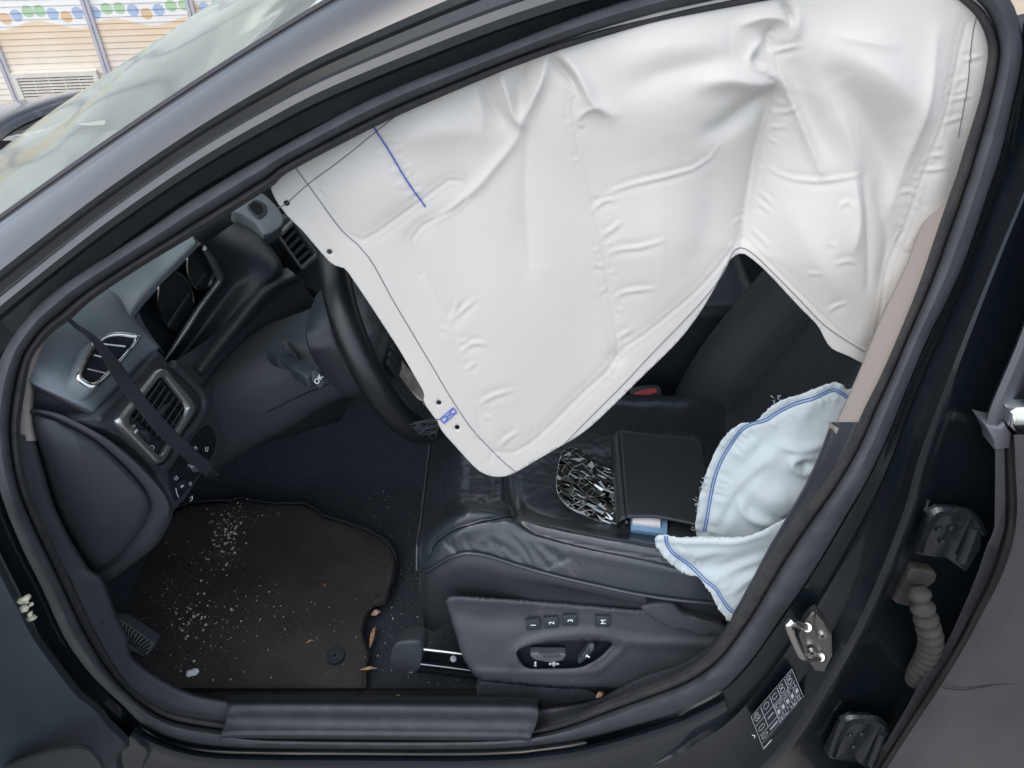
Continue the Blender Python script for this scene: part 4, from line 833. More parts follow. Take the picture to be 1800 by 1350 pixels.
SPK = nrm([0.45, -0.65, 0.6]); SPP = UY(705, 650, 0.30)
plate('spoke_trim', [UP(*p, SPP, SPK) for p in cr([(668, 600), (682, 606), (704, 630), (730, 664), (752, 696), (750, 706), (736, 702), (712, 674), (690, 642)], 40, True)], SPK, 0.006, mat('spoke_silver', (0.62, 0.60, 0.55), 0.28, metal=0.9, var=0.25, vscale=60), wheel, bev=0.002, seg=2)
tube('spoke_ring', [UY(736, 700, 0.285), UY(743, 706, 0.283), UY(744, 718, 0.283), UY(737, 728, 0.285), UY(728, 734, 0.288)], 0.0016, CHROME, wheel, seg=8, n=20)
lo1 = WC - wup * 0.07 + wax * 0.012; lo2 = WC - wup * 0.178 + wax * 0.004
loft('lower_spoke', [[lo1 + wside * 0.07, lo2 + wside * 0.05], [lo1 + wside * 0.05 + wax * 0.010, lo2 + wside * 0.03 + wax * 0.008], [lo1 - wside * 0.05 + wax * 0.010, lo2 - wside * 0.03 + wax * 0.008], [lo1 - wside * 0.07, lo2 - wside * 0.05]], SATIN, wheel, nu=10, nv=16)
# ------------------------------------------------------------------ driver's seat
seat = bpy.data.objects.new('driver_seat', None); COL.objects.link(seat); seat.parent = car
# cushion: a height field over the plan, rolled over at front and sides
Z0 = 0.572
pipe_px = [(731, 955), (741, 968), (752, 978), (800, 982), (850, 986), (900, 994), (950, 1005), (1000, 1017), (1050, 1028), (1100, 1039), (1150, 1048), (1200, 1055), (1250, 1060), (1330, 1070)]
pipe3 = cr([UZ(x, y, float(np.interp(x, [731, 900, 1100, 1330], [0.556, 0.556, 0.548, 0.530]))) for x, y in pipe_px], 80)
NU, NV = 280, 200
XF, XR = float(pipe3[0][0]), 0.46
yn = lambda x: float(np.interp(x, pipe3[:, 0], pipe3[:, 1]))
YF = 0.600
def cush(u, v):
    x = XF + (XR - XF) * u
    y0 = yn(max(x, XF + 0.004)); y = y0 + (YF - y0) * v
    d = (y - y0); df_ = YF - y; fx = x - XF
    z = Z0 + 0.036 * math.exp(-((d - 0.042) / 0.036) ** 2) * min(1, 0.25 + fx / 0.12) + 0.016 * math.exp(-((df_ - 0.07) / 0.05) ** 2) * min(1, fx / 0.14)
    z -= (0.026 + 0.03 * max(0, u - 0.3)) * max(0, 1 - d / 0.034) ** 2 + 0.032 * max(0, 1 - df_ / 0.045) ** 2
    z -= 0.062 * max(0, 1 - fx / 0.095) ** 2.2
    z += 0.020 * math.exp(-((fx - 0.10) / 0.065) ** 2) - 0.015 * max(0, u - 0.55)
    return np.array([x, y, z])
U_ = np.linspace(0, 1, NU) ** 1.15; V_ = np.linspace(0, 1, NV)
G = np.array([[cush(u, v) for v in V_] for u in U_])
# pixel positions of the grid, used to lay the seams and creases where the leather has them
def proj(P):
    d = P - CAM; dp = d @ FWD; return 900 + FPX * (d @ RIGHT) / dp, 675 - FPX * (d @ UPV) / dp
gx, gy = proj(G)
H = np.zeros_like(gx); rowsN = G[:, 0].copy(); fr0 = G[0].copy()
seams = [[(752, 975), (768, 948), (795, 930), (830, 917), (870, 909), (897, 908)], [(884, 700), (887, 800), (888, 860), (893, 890), (905, 913), (935, 932), (980, 946), (1065, 966), (1160, 985), (1240, 1005)]]
for s in seams:
    d, t, sg = polyd(gx, gy, s); H -= 0.007 * np.exp(-(d / 4.0) ** 2); H += 0.004 * np.exp(-((d - 14) / 10.0) ** 2)
d, t, sg = polyd(gx, gy, seams[1]); H += np.where((sg > 0), 0, 0.0) 
inner = (gx > 888) & (gy < np.interp(gx, [880, 905, 935, 980, 1065, 1160, 1240], [880, 913, 932, 946, 966, 985, 1005])); H += np.where(inner, 0.006 * (1 - np.exp(-d / 9.0)), 0)
rg = random.Random(5)
creases = []
for k in range(34):                                         # creases across the bolster
    x = rg.uniform(770, 1010); y = np.interp(x, [770, 1010], [960, 985]) + rg.uniform(-26, 16); l = rg.uniform(14, 48); a = rg.uniform(0.5, 1.15)
    creases.append(([(x, y), (x + l * 0.5 * math.cos(a) + rg.uniform(-3, 3), y + l * 0.5 * math.sin(a)), (x + l * math.cos(a * 0.9), y + l * math.sin(a * 0.9))], rg.uniform(0.0006, 0.0018), rg.uniform(2.6, 4.2)))
for k in range(40):                                         # fine cross lines on the front roll
    x = rg.uniform(760, 860); y = rg.uniform(780, 930); l = rg.uniform(15, 60)
    creases.append(([(x, y), (x + l * 0.5, y + rg.uniform(-4, 4)), (x + l, y + rg.uniform(-6, 6))], rg.uniform(0.0002, 0.0006), 2.4))
creases += [([(775, 820), (779, 870), (778, 930)], 0.0012, 2.5), ([(842, 880), (862, 890), (876, 896)], 0.0015, 3), ([(955, 1000), (985, 985), (1010, 976)], 0.002, 3), ([(865, 945), (888, 980), (897, 990)], 0.0025, 3), ([(895, 940), (925, 970), (938, 1000)], 0.0022, 3)]
for s, a, w in creases:
    d, t, sg = polyd(gx, gy, s, 8); H -= 1.7 * a * np.exp(-(d / (w * 1.1)) ** 2) * np.sin(np.pi * np.clip(t, 0.02, 0.98)) ** 0.5
H += 0.0010 * vnoise(G[:, :, 0], G[:, :, 1], 26.0, 2.2) + 0.0006 * vnoise(G[:, :, 0], G[:, :, 1], 90.0, 7.2)
G[:, :, 2] += H
# skirt below the piping on the near side and the front
sk1 = [np.array([p[0], p[1] + dy, p[2] - dz]) for dy, dz in ((0, 0),) for p in rowsN]
V = list(G.reshape(-1, 3)); F = gridfaces(NU, NV); 
obj('cushion', V, F, LEATHER, seat)
LSK = mat('skirt_leather', (0.021, 0.025, 0.029), 0.5, 0.45, bump=0.35, bscale=420, btype='voronoi', var=0.1)
A = np.array([[p + np.array([0, dy, -dz]) for p in rowsN] for dy, dz in ((0.003, 0.0), (-0.010, 0.010), (-0.014, 0.03), (-0.016, 0.06), (-0.016, 0.09), (-0.01, 0.17))]); A[:, :, 1] = np.where(A[:, :, 2] < 0.535, np.maximum(A[:, :, 1], 0.112 + 0.36 * (A[:, :, 2] - 0.435) + 0.010), A[:, :, 1]); obj('cushion_side', A.reshape(-1, 3), gridfaces(6, NU), LSK, seat)
A = np.array([[p + np.array([dx, 0, -dz]) for p in fr0] for dx, dz in ((0.003, 0), (-0.003, 0.012), (-0.002, 0.04), (0.01, 0.08), (0.04, 0.13))]); obj('cushion_front', A.reshape(-1, 3), gridfaces(5, NV), LSK, seat)
tube('piping', [p + np.array([0, -0.003, 0.002]) for p in rowsN[::2]], 0.0032, LEATHER, seat, seg=8)
tube('piping', [p + np.array([-0.003, 0, 0.001]) for p in fr0[::2]], 0.0028, LEATHER, seat, seg=8)
tube('piping', [G[i, j] + np.array([0, 0, 0.0035]) for i, j in [np.unravel_index(np.argmin((gx - x) ** 2 + (gy - y) ** 2), gx.shape) for x, y in cr(seams[0], 24)]], 0.0026, LEATHER, seat, seg=8, n=40)
def onseat(px, py, lift=0.0):
    i = np.unravel_index(np.argmin((gx - px) ** 2 + (gy - py) ** 2), gx.shape); return UZ(px, py, G[i][2] + lift)

# backrest: upright sections with bolsters, leaning back
def bsec(z, x, w0, w1, bol, th):
    pts = []
    for v in np.linspace(0, 1, 26):
        y = w0 + (w1 - w0) * v; e = min(v, 1 - v)
        f = bol * math.exp(-((e - 0.13) / 0.085) ** 2) - 0.055 * max(0, 1 - e / 0.07) ** 2
        f -= 0.012 * math.exp(-((e - 0.30) / 0.02) ** 2)
        pts.append(np.array([x - f, y, z]))
    pts += [np.array([x + th, w1 - 0.01, z]), np.array([x + th + 0.02, (w0 + w1) / 2, z]), np.array([x + th, w0 + 0.01, z])]
    return pts
bs = [bsec(z, 0.415 + (z - 0.58) * 0.47, 0.185 + w, 0.665 - w, b, 0.13) for z, w, b in ((0.50, 0.01, 0.05), (0.58, 0.0, 0.07), (0.68, 0.0, 0.085), (0.80, 0.0, 0.085), (0.92, 0.004, 0.075), (1.02, 0.015, 0.055), (1.10, 0.04, 0.035), (1.15, 0.07, 0.02), (1.165, 0.12, -0.03))]
A = np.array(bs); A = np.stack([cr_index(A[:, j], 40) for j in range(A.shape[1])], 1); obj('backrest', A.reshape(-1, 3), gridfaces(40, A.shape[1], False, True), LEATHER_M, seat, sharp=70)
tube('backrest_seam', [A[k, 8] + np.array([-0.001, 0, 0]) for k in range(2, 34)], 0.0016, LEATHER, seat, seg=6)
tube('backrest_seam', [A[k, 17] + np.array([-0.001, 0, 0]) for k in range(2, 34)], 0.0016, LEATHER, seat, seg=6)
hr = [section_ for section_ in [[np.array([x + dx, 0.425 + 0.14 * math.cos(a) * s, z + 0.0]) + np.array([0.05 * math.sin(a) * s, 0, 0]) for a in np.linspace(0, 2 * math.pi, 21)[:-1]] for z, x, dx, s in ((1.17, 0.71, 0, 0.6), (1.19, 0.715, 0, 0.95), (1.26, 0.74, 0, 1.0), (1.33, 0.765, 0, 0.92), (1.355, 0.775, 0, 0.5))]]
A = np.array(hr); A = np.stack([cr_index(A[:, j], 20) for j in range(A.shape[1])], 1); obj('head_restraint', A.reshape(-1, 3), gridfaces(20, 20, False, True), LEATHER_M, seat)
for y in (0.37, 0.48): tube('head_restraint_post', [np.array([0.69, y, 1.10]), np.array([0.71, y, 1.20])], 0.006, STEEL, seat, seg=10)

# plastic side trim with the memory buttons and seat switches
SP0 = UY(930, 1120, 0.112); SN = nrm([0.0, -0.94, 0.34])
def sp(px, py, l=0.0): return UP(px, py, SP0 + SN * l, SN)
TR = [(782, 1056), (786, 1047), (800, 1046), (900, 1052), (1000, 1059), (1120, 1070), (1148, 1063), (1183, 1063), (1203, 1080), (1240, 1093), (1290, 1108), (1300, 1150), (1250, 1190), (1150, 1215), (1067, 1211), (1000, 1209), (933, 1205), (850, 1198), (832, 1188), (814, 1157), (800, 1113)]
tr_ = cr(TR, 140, True, lin=True)
TRIM = mat('seat_trim_plastic', (0.043, 0.048, 0.056), 0.5, 0.45, bump=0.3, bscale=1000, var=0.07, dust=0.12, dscale=90, dcol=(0.16, 0.16, 0.16))
# trim face as a height field: sunk left wedge, raised arch over the switch recess
NG = 150; gxx, gyy = np.meshgrid(np.arange(774, 1310, 4.0), np.arange(1040, 1222, 4.0))
Hh = np.zeros_like(gxx)
ridge = [(800, 1049), (900, 1056), (960, 1062), (1040, 1068), (1120, 1073)]
d, t, sg = polyd(gxx, gyy, ridge); Hh += 0.004 * np.exp(-(d / 5) ** 2)
arch = [(905, 1165), (915, 1140), (950, 1124), (1010, 1115), (1060, 1115), (1085, 1123), (1130, 1130), (1200, 1132), (1290, 1136)]
d, t, sg = polyd(gxx, gyy, arch, 30); Hh += 0.007 * np.exp(-(d / 9) ** 2)
below = gyy > np.interp(gxx, [780, 905, 950, 1010, 1060, 1085, 1130, 1200, 1300], [1150, 1140, 1124, 1115, 1115, 1123, 1130, 1132, 1136])
Hh += np.where(below & (gxx > 900), 0.004 * (1 - np.exp(-d / 14)), 0)
wedge = [(810, 1075), (860, 1085), (930, 1080)]; d, t, sg = polyd(gxx, gyy, wedge); Hh -= 0.006 * np.exp(-(d / 20) ** 2)
lowl = [(836, 1180), (880, 1182), (930, 1182), (1040, 1182), (1075, 1160), (1100, 1135)]; d, t, sg = polyd(gxx, gyy, lowl); Hh += 0.003 * np.exp(-(d / 5) ** 2)
REC = cr([(907, 1148), (918, 1138), (950, 1131), (1000, 1127), (1045, 1126), (1077, 1130), (1070, 1142), (1053, 1158), (1030, 1171), (1010, 1175), (960, 1176), (928, 1175), (916, 1166)], 60, True)
pts2 = [Vector((a, b)) for a, b in zip(gxx.ravel(), gyy.ravel())]; hh = list(Hh.ravel())
def inpoly(x, y, P):
    c = False; n = len(P); j = n - 1
    for i in range(n):
        if (P[i][1] > y) != (P[j][1] > y) and x < (P[j][0] - P[i][0]) * (y - P[i][1]) / (P[j][1] - P[i][1]) + P[i][0]: c = not c
        j = i
    return c
def sheet(outline, holes, step, hfun, posfun, margin=0.5):
    """fill an outline (with holes) by small triangles; heights from hfun, places from posfun"""
    O = np.asarray(outline); verts = [Vector(p) for p in O]; edges = [(i, (i + 1) % len(O)) for i in range(len(O))]
    for h in holes:
        k = len(verts); verts += [Vector(p) for p in h]; edges += [(k + i, k + (i + 1) % len(h)) for i in range(len(h))]
    x0, y0 = O.min(0); x1, y1 = O.max(0); XX, YY = np.meshgrid(np.arange(x0, x1, step), np.arange(y0, y1, step * 0.87)); XX[1::2] += step / 2
    px, py = XX.ravel(), YY.ravel(); ins = np.zeros(px.shape, bool)
    for P, flip in [(O, True)] + [(np.asarray(h), False) for h in holes]:
        c = np.zeros(px.shape, bool); n = len(P); j = n - 1
        for i in range(n):
            cond = (P[i][1] > py) != (P[j][1] > py)
            with np.errstate(divide='ignore', invalid='ignore'): xs_ = (P[j][0] - P[i][0]) * (py - P[i][1]) / (P[j][1] - P[i][1]) + P[i][0]
            c ^= cond & (px < xs_); j = i
        ins = c if flip else ins & ~c
    allb = np.vstack([O] + [np.asarray(h) for h in holes])
    ka = np.stack([px[ins], py[ins]], 1); ok = np.ones(len(ka), bool)
    for k in range(0, len(ka), 2000):
        q = ka[k:k + 2000]; ok[k:k + 2000] = (((q[:, None, :] - allb[None]) ** 2).sum(2).min(1)) > (margin * step) ** 2
    keep = [Vector(p) for p in ka[ok]]
    r = geometry.delaunay_2d_cdt(verts + keep, edges, [], 1, 1e-4)
    hb = [(np.mean(np.asarray(h)[:, 0]), np.mean(np.asarray(h)[:, 1]), np.ptp(np.asarray(h)[:, 0]), np.ptp(np.asarray(h)[:, 1])) for h in holes]
    P2 = np.array([(v.x, v.y) for v in r[0]]); Fc = []
    for f in r[2]:
        c = P2[list(f)].mean(0)
        if any(abs(c[0] - bb[0]) < bb[2] and abs(c[1] - bb[1]) < bb[3] and inpoly(c[0], c[1], h) for h, bb in zip(holes, hb)): continue
        Fc.append(f)
    hv = hfun(P2[:, 0], P2[:, 1]); VV = np.array([posfun(a, b, h) for (a, b), h in zip(P2, hv)]); FF = []
    for f in Fc:                                            # all faces look out of the doorway
        a, b, c = VV[f[0]], VV[f[1]], VV[f[2]]; u, v, w = b - a, c - a, CAM - a
        FF.append(f if (u[1] * v[2] - u[2] * v[1]) * w[0] + (u[2] * v[0] - u[0] * v[2]) * w[1] + (u[0] * v[1] - u[1] * v[0]) * w[2] > 0 else tuple(f)[::-1])
    return VV, FF, P2
from math import floor
def trim_h(x, y):
    ii = np.clip((x - 774) / 4.0, 0, Hh.shape[1] - 1.001); jj = np.clip((y - 1040) / 4.0, 0, Hh.shape[0] - 1.001)
    i = ii.astype(int); j = jj.astype(int); a = ii - i; b = jj - j
    h = Hh[j, i] * (1 - a) * (1 - b) + Hh[j, i + 1] * a * (1 - b) + Hh[j + 1, i] * (1 - a) * b + Hh[j + 1, i + 1] * a * b
    e = np.min(np.hypot(x[:, None] - tr_[None, :, 0], y[:, None] - tr_[None, :, 1]), 1); return h - 0.010 * np.exp(-(e / 4.0) ** 2)
V, F, P2 = sheet(tr_, [REC], 5.0, trim_h, lambda a, b, h: sp(a, b, h))
t_o = obj('side_trim', V, F, TRIM, seat); mod(t_o, 'SOLIDIFY', thickness=0.004, offset=-1)
A = np.array([[sp(x, y, float(trim_h(np.array([x]), np.array([y]))[0])) for x, y in REC], [sp(x, y, -0.004) for x, y in REC * 0.985 + np.array([985, 1152]) * 0.015], [sp(x, y, -0.012) for x, y in REC * 0.97 + np.array([985, 1152]) * 0.03]]); obj('switch_recess', A.reshape(-1, 3), gridfaces(3, 60, False, True), TRIM, seat)
obj('switch_plate', [sp(x, y, -0.010) for x, y in REC], [tuple(range(60))], mat('gloss_black', (0.006, 0.009, 0.013), 0.25), seat, smooth=False)
# memory buttons
mb = [(937, 1099, -0.13), (969, 1095, -0.07), (1002, 1091, -0.02), (1060, 1093, 0.03)]
for (x, y, rt), s in zip(mb, '123M'):
    w, h = 12.5, 9.5; cs, sn = math.cos(rt), math.sin(rt); q = [(x + a * cs - b * sn, y + a * sn + b * cs) for a, b in ((-w, -h), (w, -h), (w, h), (-w, h))]
    b_ = plate('memory_button', [sp(*p, 0.0065) for p in q], SN, 0.006, PLASTIC_D, seat, bev=0.0014, seg=2)
    xd = sp(x, y - 10) - sp(x, y); yd = sp(x - 10, y) - sp(x, y)
    text('button_lettering', s, sp(x + 1, y, 0.0068), xd, yd, 0.0125, WHITE, seat)
plate('seat_switch', [sp(*p, 0.010) for p in cr([(933, 1149), (960, 1149), (994, 1150), (992, 1158), (986, 1163), (960, 1163), (945, 1162), (936, 1158)], 30, True)], SN, 0.016, mat('switch_grey', (0.075, 0.08, 0.09), 0.4), seat, bev=0.003, seg=3)
plate('switch_dip', [sp(*p, 0.0115) for p in ((953, 1152), (984, 1151), (986, 1155), (957, 1157))], SN, 0.003, PLASTIC, seat, bev=0.001)
plate('backrest_switch', [sp(*p, 0.006) for p in cr([(1036, 1133), (1044, 1132), (1046, 1138), (1040, 1150), (1028, 1162), (1018, 1168), (1016, 1162), (1026, 1148)], 30, True)], SN, 0.014, PLASTIC_D, seat, bev=0.003, seg=3)
plate('switch_tip', [sp(*p, 0.0085) for p in ((1036, 1134), (1044, 1133), (1044, 1141), (1038, 1147))], SN, 0.003, mat('switch_grey', (0.075, 0.08, 0.09), 0.4), seat, bev=0.001)
def poly_print(name, polys, fn, parent, m=WHITE):
    lst = []
    for P in polys: lst.append(([fn(*p) for p in P], [tuple(range(len(P)))]))
    V, F = merge(lst); return obj(name, V, F, m, parent, smooth=False)
poly_print('switch_symbol', [[(964, 1167), (968, 1164), (968, 1170)], [(983, 1167), (979, 1164), (979, 1170)], [(973.5, 1161.5), (977, 1165), (970, 1165)], [(973.5, 1172.5), (977, 1169), (970, 1169)], [(967, 1166), (980, 1166), (980, 1168), (967, 1168)], [(972, 1164), (975, 1164), (975, 1171), (972, 1171)]], lambda x, y: sp(x, y, -0.0085), seat)
poly_print('switch_symbol', [[(939, 1163.5), (943, 1163.5), (942.5, 1167), (939.5, 1167)], [(939, 1168), (943, 1168), (943, 1171.5), (939, 1171.5)]], lambda x, y: sp(x, y, -0.0085), seat)
poly_print('switch_symbol', [[(1030, 1152), (1037, 1154), (1036.5, 1156.5), (1033, 1155)], [(1031, 1150.5), (1034, 1151.5), (1032, 1155), (1029, 1154)]], lambda x, y: sp(x, y, 0.0068), seat)
plate('recliner_cover', [sp(*p, 0.012) for p in cr([(1126, 1070), (1150, 1061), (1184, 1062), (1204, 1080), (1260, 1096), (1278, 1106), (1268, 1118), (1215, 1112), (1180, 1103), (1155, 1094)], 40, True)], SN, 0.02, TRIM, seat, bev=0.006, seg=3)
# runner with its end cap
plate('runner_cap', [UY(*p, 0.105) for p in cr([(684, 1160), (690, 1138), (702, 1129), (735, 1128), (741, 1140), (737, 1178), (730, 1183), (700, 1182), (688, 1174)], 40, True)], (-0.1, -0.85, 0.5), 0.05, PLASTIC, seat, bev=0.008, seg=4)
tube('runner_rail', [UY(735, 1140, 0.125), UY(840, 1152, 0.125)], 0.0035, STEEL, seat, seg=8)
RS = mat('rail_steel', (0.30, 0.31, 0.33), 0.3, metal=1.0)
loft('runner_rail', [[UY(733, 1161 + d, yy), UY(845, 1175 + d, yy)] for d, yy in ((0, 0.118), (4, 0.108), (9, 0.106), (13, 0.110), (16, 0.125))], RS, seat, nu=8, nv=10)
loft('runner_bed', [[UY(733, 1141, 0.16), UY(845, 1153, 0.16)], [UY(733, 1160, 0.14), UY(845, 1174, 0.14)], [UY(733, 1182, 0.13), UY(845, 1196, 0.13)]], BLACKHOLE, seat, nu=6, nv=6)
tube('runner_bolt', [UY(793, 1160, 0.128), UY(797, 1158, 0.118)], 0.006, RS, seat, seg=6)
# floor hump and cable cover beside the runner
plate('floor_cover', [UY(*p, 0.085) for p in cr([(838, 1205), (850, 1199), (900, 1202), (960, 1210), (1030, 1214), (1050, 1232), (960, 1238), (880, 1238), (842, 1236)], 40, True)], (0, -0.8, 0.6), 0.04, CARPET, car, bev=0.008, seg=3)

# belt buckle, middle console, passenger seat
bk = bpy.data.objects.new('belt_buckle', None); COL.objects.link(bk); bk.parent = car
BN = nrm([-0.2, -0.7, 0.7]); B0 = UY(1135, 693, 0.612)
def bp_(px, py, l=0.0): return UP(px, py, B0 + BN * l, BN)
plate('buckle_body', [bp_(*p, -0.004) for p in cr([(1106, 690), (1112, 680), (1154, 676), (1164, 690), (1158, 740), (1112, 745)], 30, True)], BN, 0.025, PLASTIC_D, bk, bev=0.005, seg=3)
plate('release_button', [bp_(*p, 0.002) for p in cr([(1114, 690), (1130, 685), (1153, 682), (1156, 690), (1135, 695), (1116, 701)], 24, True, lin=True)], BN, 0.008, mat('buckle_red', (0.50, 0.05, 0.07), 0.4), bk, bev=0.0015)
loft('centre_console', [[np.array([x, 0.685, 0.45]), np.array([x, 0.695, z - 0.02]), np.array([x, 0.72, z]), np.array([x, 0.90, z + 0.01]), np.array([x, 1.08, z]), np.array([x, 1.11, 0.45])] for x, z in ((-0.6, 0.62), (-0.3, 0.62), (-0.1, 0.60), (0.05, 0.63), (0.1, 0.68), (0.4, 0.70), (0.52, 0.69), (0.55, 0.5))], PLASTIC_D, car, nu=40, nv=30)
ps = bpy.data.objects.new('passenger_seat', None); COL.objects.link(ps); ps.parent = car
bs = [[p + np.array([-0.02, 0.98, 0]) for p in bsec(z, 0.44 + (z - 0.58) * 0.45, 0.185 + w, 0.665 - w, b, 0.13)] for z, w, b in ((0.50, 0.01, 0.05), (0.62, 0.0, 0.08), (0.80, 0.0, 0.085), (0.95, 0.004, 0.07), (1.08, 0.03, 0.04), (1.16, 0.10, -0.02))]
A = np.array(bs); A = np.stack([cr_index(A[:, j], 24) for j in range(A.shape[1])], 1); obj('backrest', A.reshape(-1, 3), gridfaces(24, A.shape[1], False, True), LEATHER_M, ps)
A = G[::8, ::8] + np.array([0, 0.98, 0]); obj('cushion', A.reshape(-1, 3), gridfaces(A.shape[0], A.shape[1]), LEATHER_M, ps)
# ------------------------------------------------------------------ curtain airbag hanging from the roof rail
BAGW = mat('airbag_fabric', (0.61, 0.59, 0.545), 0.55, 0.25, bump=0.22, bscale=1800, trans=0.10, var=0.012, vscale=16)
def bagbase(px, py):                                       # hang line: a plane leaning a little out towards the sill
    n = nrm([0, -1.0, 0.16]); return UP(px, py, np.array([0, 0.235, 1.38]), n), n
BAGN = bagbase(900, 500)[1]
s_front = [(548, 305), (556, 322), (570, 353), (590, 384), (607, 407), (616, 418), (627, 423), (640, 423), (660, 412), (720, 367), (793, 315), (806, 314), (818, 321), (824, 333), (820, 350), (805, 363), (760, 388), (738, 400), (727, 414), (725, 430), (739, 467), (767, 522), (789, 572), (808, 633), (823, 677), (838, 713), (847, 760), (860, 787), (887, 795), (913, 790), (950, 763), (1010, 705), (1067, 653), (1084, 628)]
s_mid = [(1008, 170), (1006, 195), (1015, 250), (1030, 300), (1045, 370), (1060, 440), (1070, 510), (1078, 560), (1085, 600), (1084, 628)]
s_low2 = [(1084, 628), (1096, 612), (1110, 602), (1140, 580), (1180, 545), (1230, 500), (1275, 455), (1300, 428)]
s_val = [(1355, 66), (1362, 92), (1364, 150), (1350, 230), (1338, 310), (1325, 380), (1312, 425)]
s_low3 = [(1312, 425), (1340, 450), (1400, 508), (1460, 568), (1500, 600), (1528, 612)]
s_rear = [(1700, 40), (1686, 90), (1664, 170), (1636, 260), (1612, 340), (1588, 410), (1562, 470), (1548, 540), (1536, 612)]
s_rear2 = [(1588, 410), (1580, 430), (1592, 446), (1612, 440), (1630, 410)]
SEAMS = [(s_front, 0.0035, 6), (s_mid, 0.004, 6), (s_low2, 0.0025, 6), (s_val, 0.004, 6), (s_low3, 0.0025, 6), (s_rear, 0.004, 7), (s_rear2, 0.003, 6)]
FOLDS = [  # path, height, width, sharp
    ([(962, 100), (950, 140), (932, 180), (918, 210)], 0.013, 11, 0), ([(880, 128), (892, 165), (903, 200), (914, 216)], 0.013, 10, 0), ([(922, 110), (916, 150), (914, 190)], -0.012, 14, 0),
    ([(850, 140), (862, 180), (890, 218)], -0.010, 12, 0), ([(836, 150), (846, 190), (850, 225)], 0.006, 12, 0),
    ([(916, 216), (906, 245), (870, 290), (830, 335), (770, 385)], 0.006, 9, 0), ([(928, 222), (924, 330), (930, 470)], -0.010, 34, 1),
    ([(968, 98), (990, 122), (1006, 142), (1016, 160)], -0.013, 8, 0), ([(985, 92), (1008, 118), (1022, 142), (1040, 176), (1070, 196)], 0.014, 14, 0),
    ([(1020, 215), (1016, 205), (1030, 190), (1052, 182)], 0.005, 5, 1),
    ([(1080, 95), (1180, 75), (1280, 72)], 0.010, 40, 0), ([(1100, 150), (1180, 118), (1270, 105)], -0.006, 24, 0), 
    ([(1368, 148), (1330, 146), (1280, 134), (1230, 138)], 0.016, 20, 0), ([(1362, 160), (1320, 186), (1275, 216), (1245, 226)], -0.016, 20, 0), ([(1362, 150), (1346, 230), (1332, 310), (1318, 380), (1306, 440)], -0.042, 46, 1),
    ([(1338, 70), (1322, 86), (1312, 104), (1322, 116), (1345, 124), (1364, 140)], 0.007, 7, 0), ([(1330, 92), (1326, 106), (1336, 112)], -0.006, 7, 0), ([(1300, 42), (1340, 30), (1372, 32), (1388, 42)], 0.010, 12, 0),
    ([(1376, 4), (1386, 22), (1389, 40)], -0.013, 5, 1), ([(1360, 50), (1348, 62), (1350, 90)], -0.008, 10, 0), ([(1398, 12), (1400, 40), (1396, 66)], 0.006, 9, 0),
    ([(1356, 92), (1382, 160), (1402, 205), (1420, 250), (1440, 302)], 0.010, 9, 0), ([(1392, 100), (1420, 190), (1450, 260)], -0.008, 20, 0), ([(1468, 190), (1490, 250), (1500, 300)], 0.007, 18, 0),
    ([(1470, 140), (1520, 210), (1558, 290), (1566, 360)], -0.014, 30, 0), ([(1440, 80), (1520, 110), (1600, 180), (1610, 240)], 0.010, 34, 0),
    ([(1512, 302), (1518, 360), (1521, 430), (1522, 500)], -0.008, 8, 0), ([(1496, 310), (1500, 380), (1490, 430)], 0.010, 14, 0), ([(1540, 340), (1560, 420), (1545, 500)], -0.010, 18, 0),
    ([(1640, 60), (1622, 160), (1592, 270), (1560, 380)], 0.009, 14, 0), ([(1470, 60), (1560, 78)], 0.006, 12, 0), ([(1380, 360), (1420, 440), (1490, 520)], 0.006, 30, 0),
    ([(1250, 300), (1245, 390), (1215, 470)], -0.004, 30, 0),
    ([(690, 200), (760, 172), (830, 150)], 0.004, 12, 0), ([(560, 300), (640, 250), (700, 215)], 0.003, 10, 0), ([(720, 240), (800, 225), (860, 240)], 0.004, 22, 0)]
WRK = [[(1050, 348), (1090, 326), (1150, 308), (1200, 296), (1232, 286), (1252, 268), (1266, 248)], [(1354, 298), (1372, 310), (1410, 315), (1460, 311), (1518, 299)], [(1353, 93), (1380, 85), (1406, 79)], [(1362, 203), (1385, 197), (1402, 184)],
       [(1358, 230), (1385, 224)], [(1357, 248), (1372, 256)], [(1340, 345), (1352, 352), (1360, 364)], [(1336, 362), (1350, 370), (1358, 380)], [(1326, 410), (1338, 418), (1350, 432)], [(1290, 400), (1302, 394), (1316, 398)], [(1690, 107), (1727, 97)], [(1678, 140), (1698, 136)], [(1664, 175), (1708, 167)],
       [(1672, 163), (1695, 159)], [(1648, 214), (1692, 204)], [(1627, 275), (1656, 268)], [(1617, 300), (1660, 292)], [(1040, 370), (1058, 352), (1082, 346)], [(1058, 412), (1076, 398), (1090, 384)], [(1066, 446), (1084, 434), (1122, 427), (1165, 412)], [(1078, 522), (1096, 510), (1124, 504), (1150, 500)],
       [(1086, 594), (1110, 576)], [(842, 706), (866, 690), (902, 680)], [(878, 782), (894, 766), (914, 754)], [(820, 646), (836, 630)], [(807, 617), (830, 598), (856, 597)], [(786, 562), (798, 546), (808, 522)], [(788, 570), (806, 548), (838, 518)], [(806, 600), (826, 590)], [(560, 330), (575, 340)], [(1450, 540), (1464, 528), (1482, 524)], [(1452, 450), (1475, 446), (1495, 452)], [(1465, 355), (1480, 348), (1490, 356)], [(1580, 340), (1598, 336), (1612, 344)], [(1440, 412), (1456, 420)], [(1410, 470), (1430, 466)]]
rg = random.Random(21)
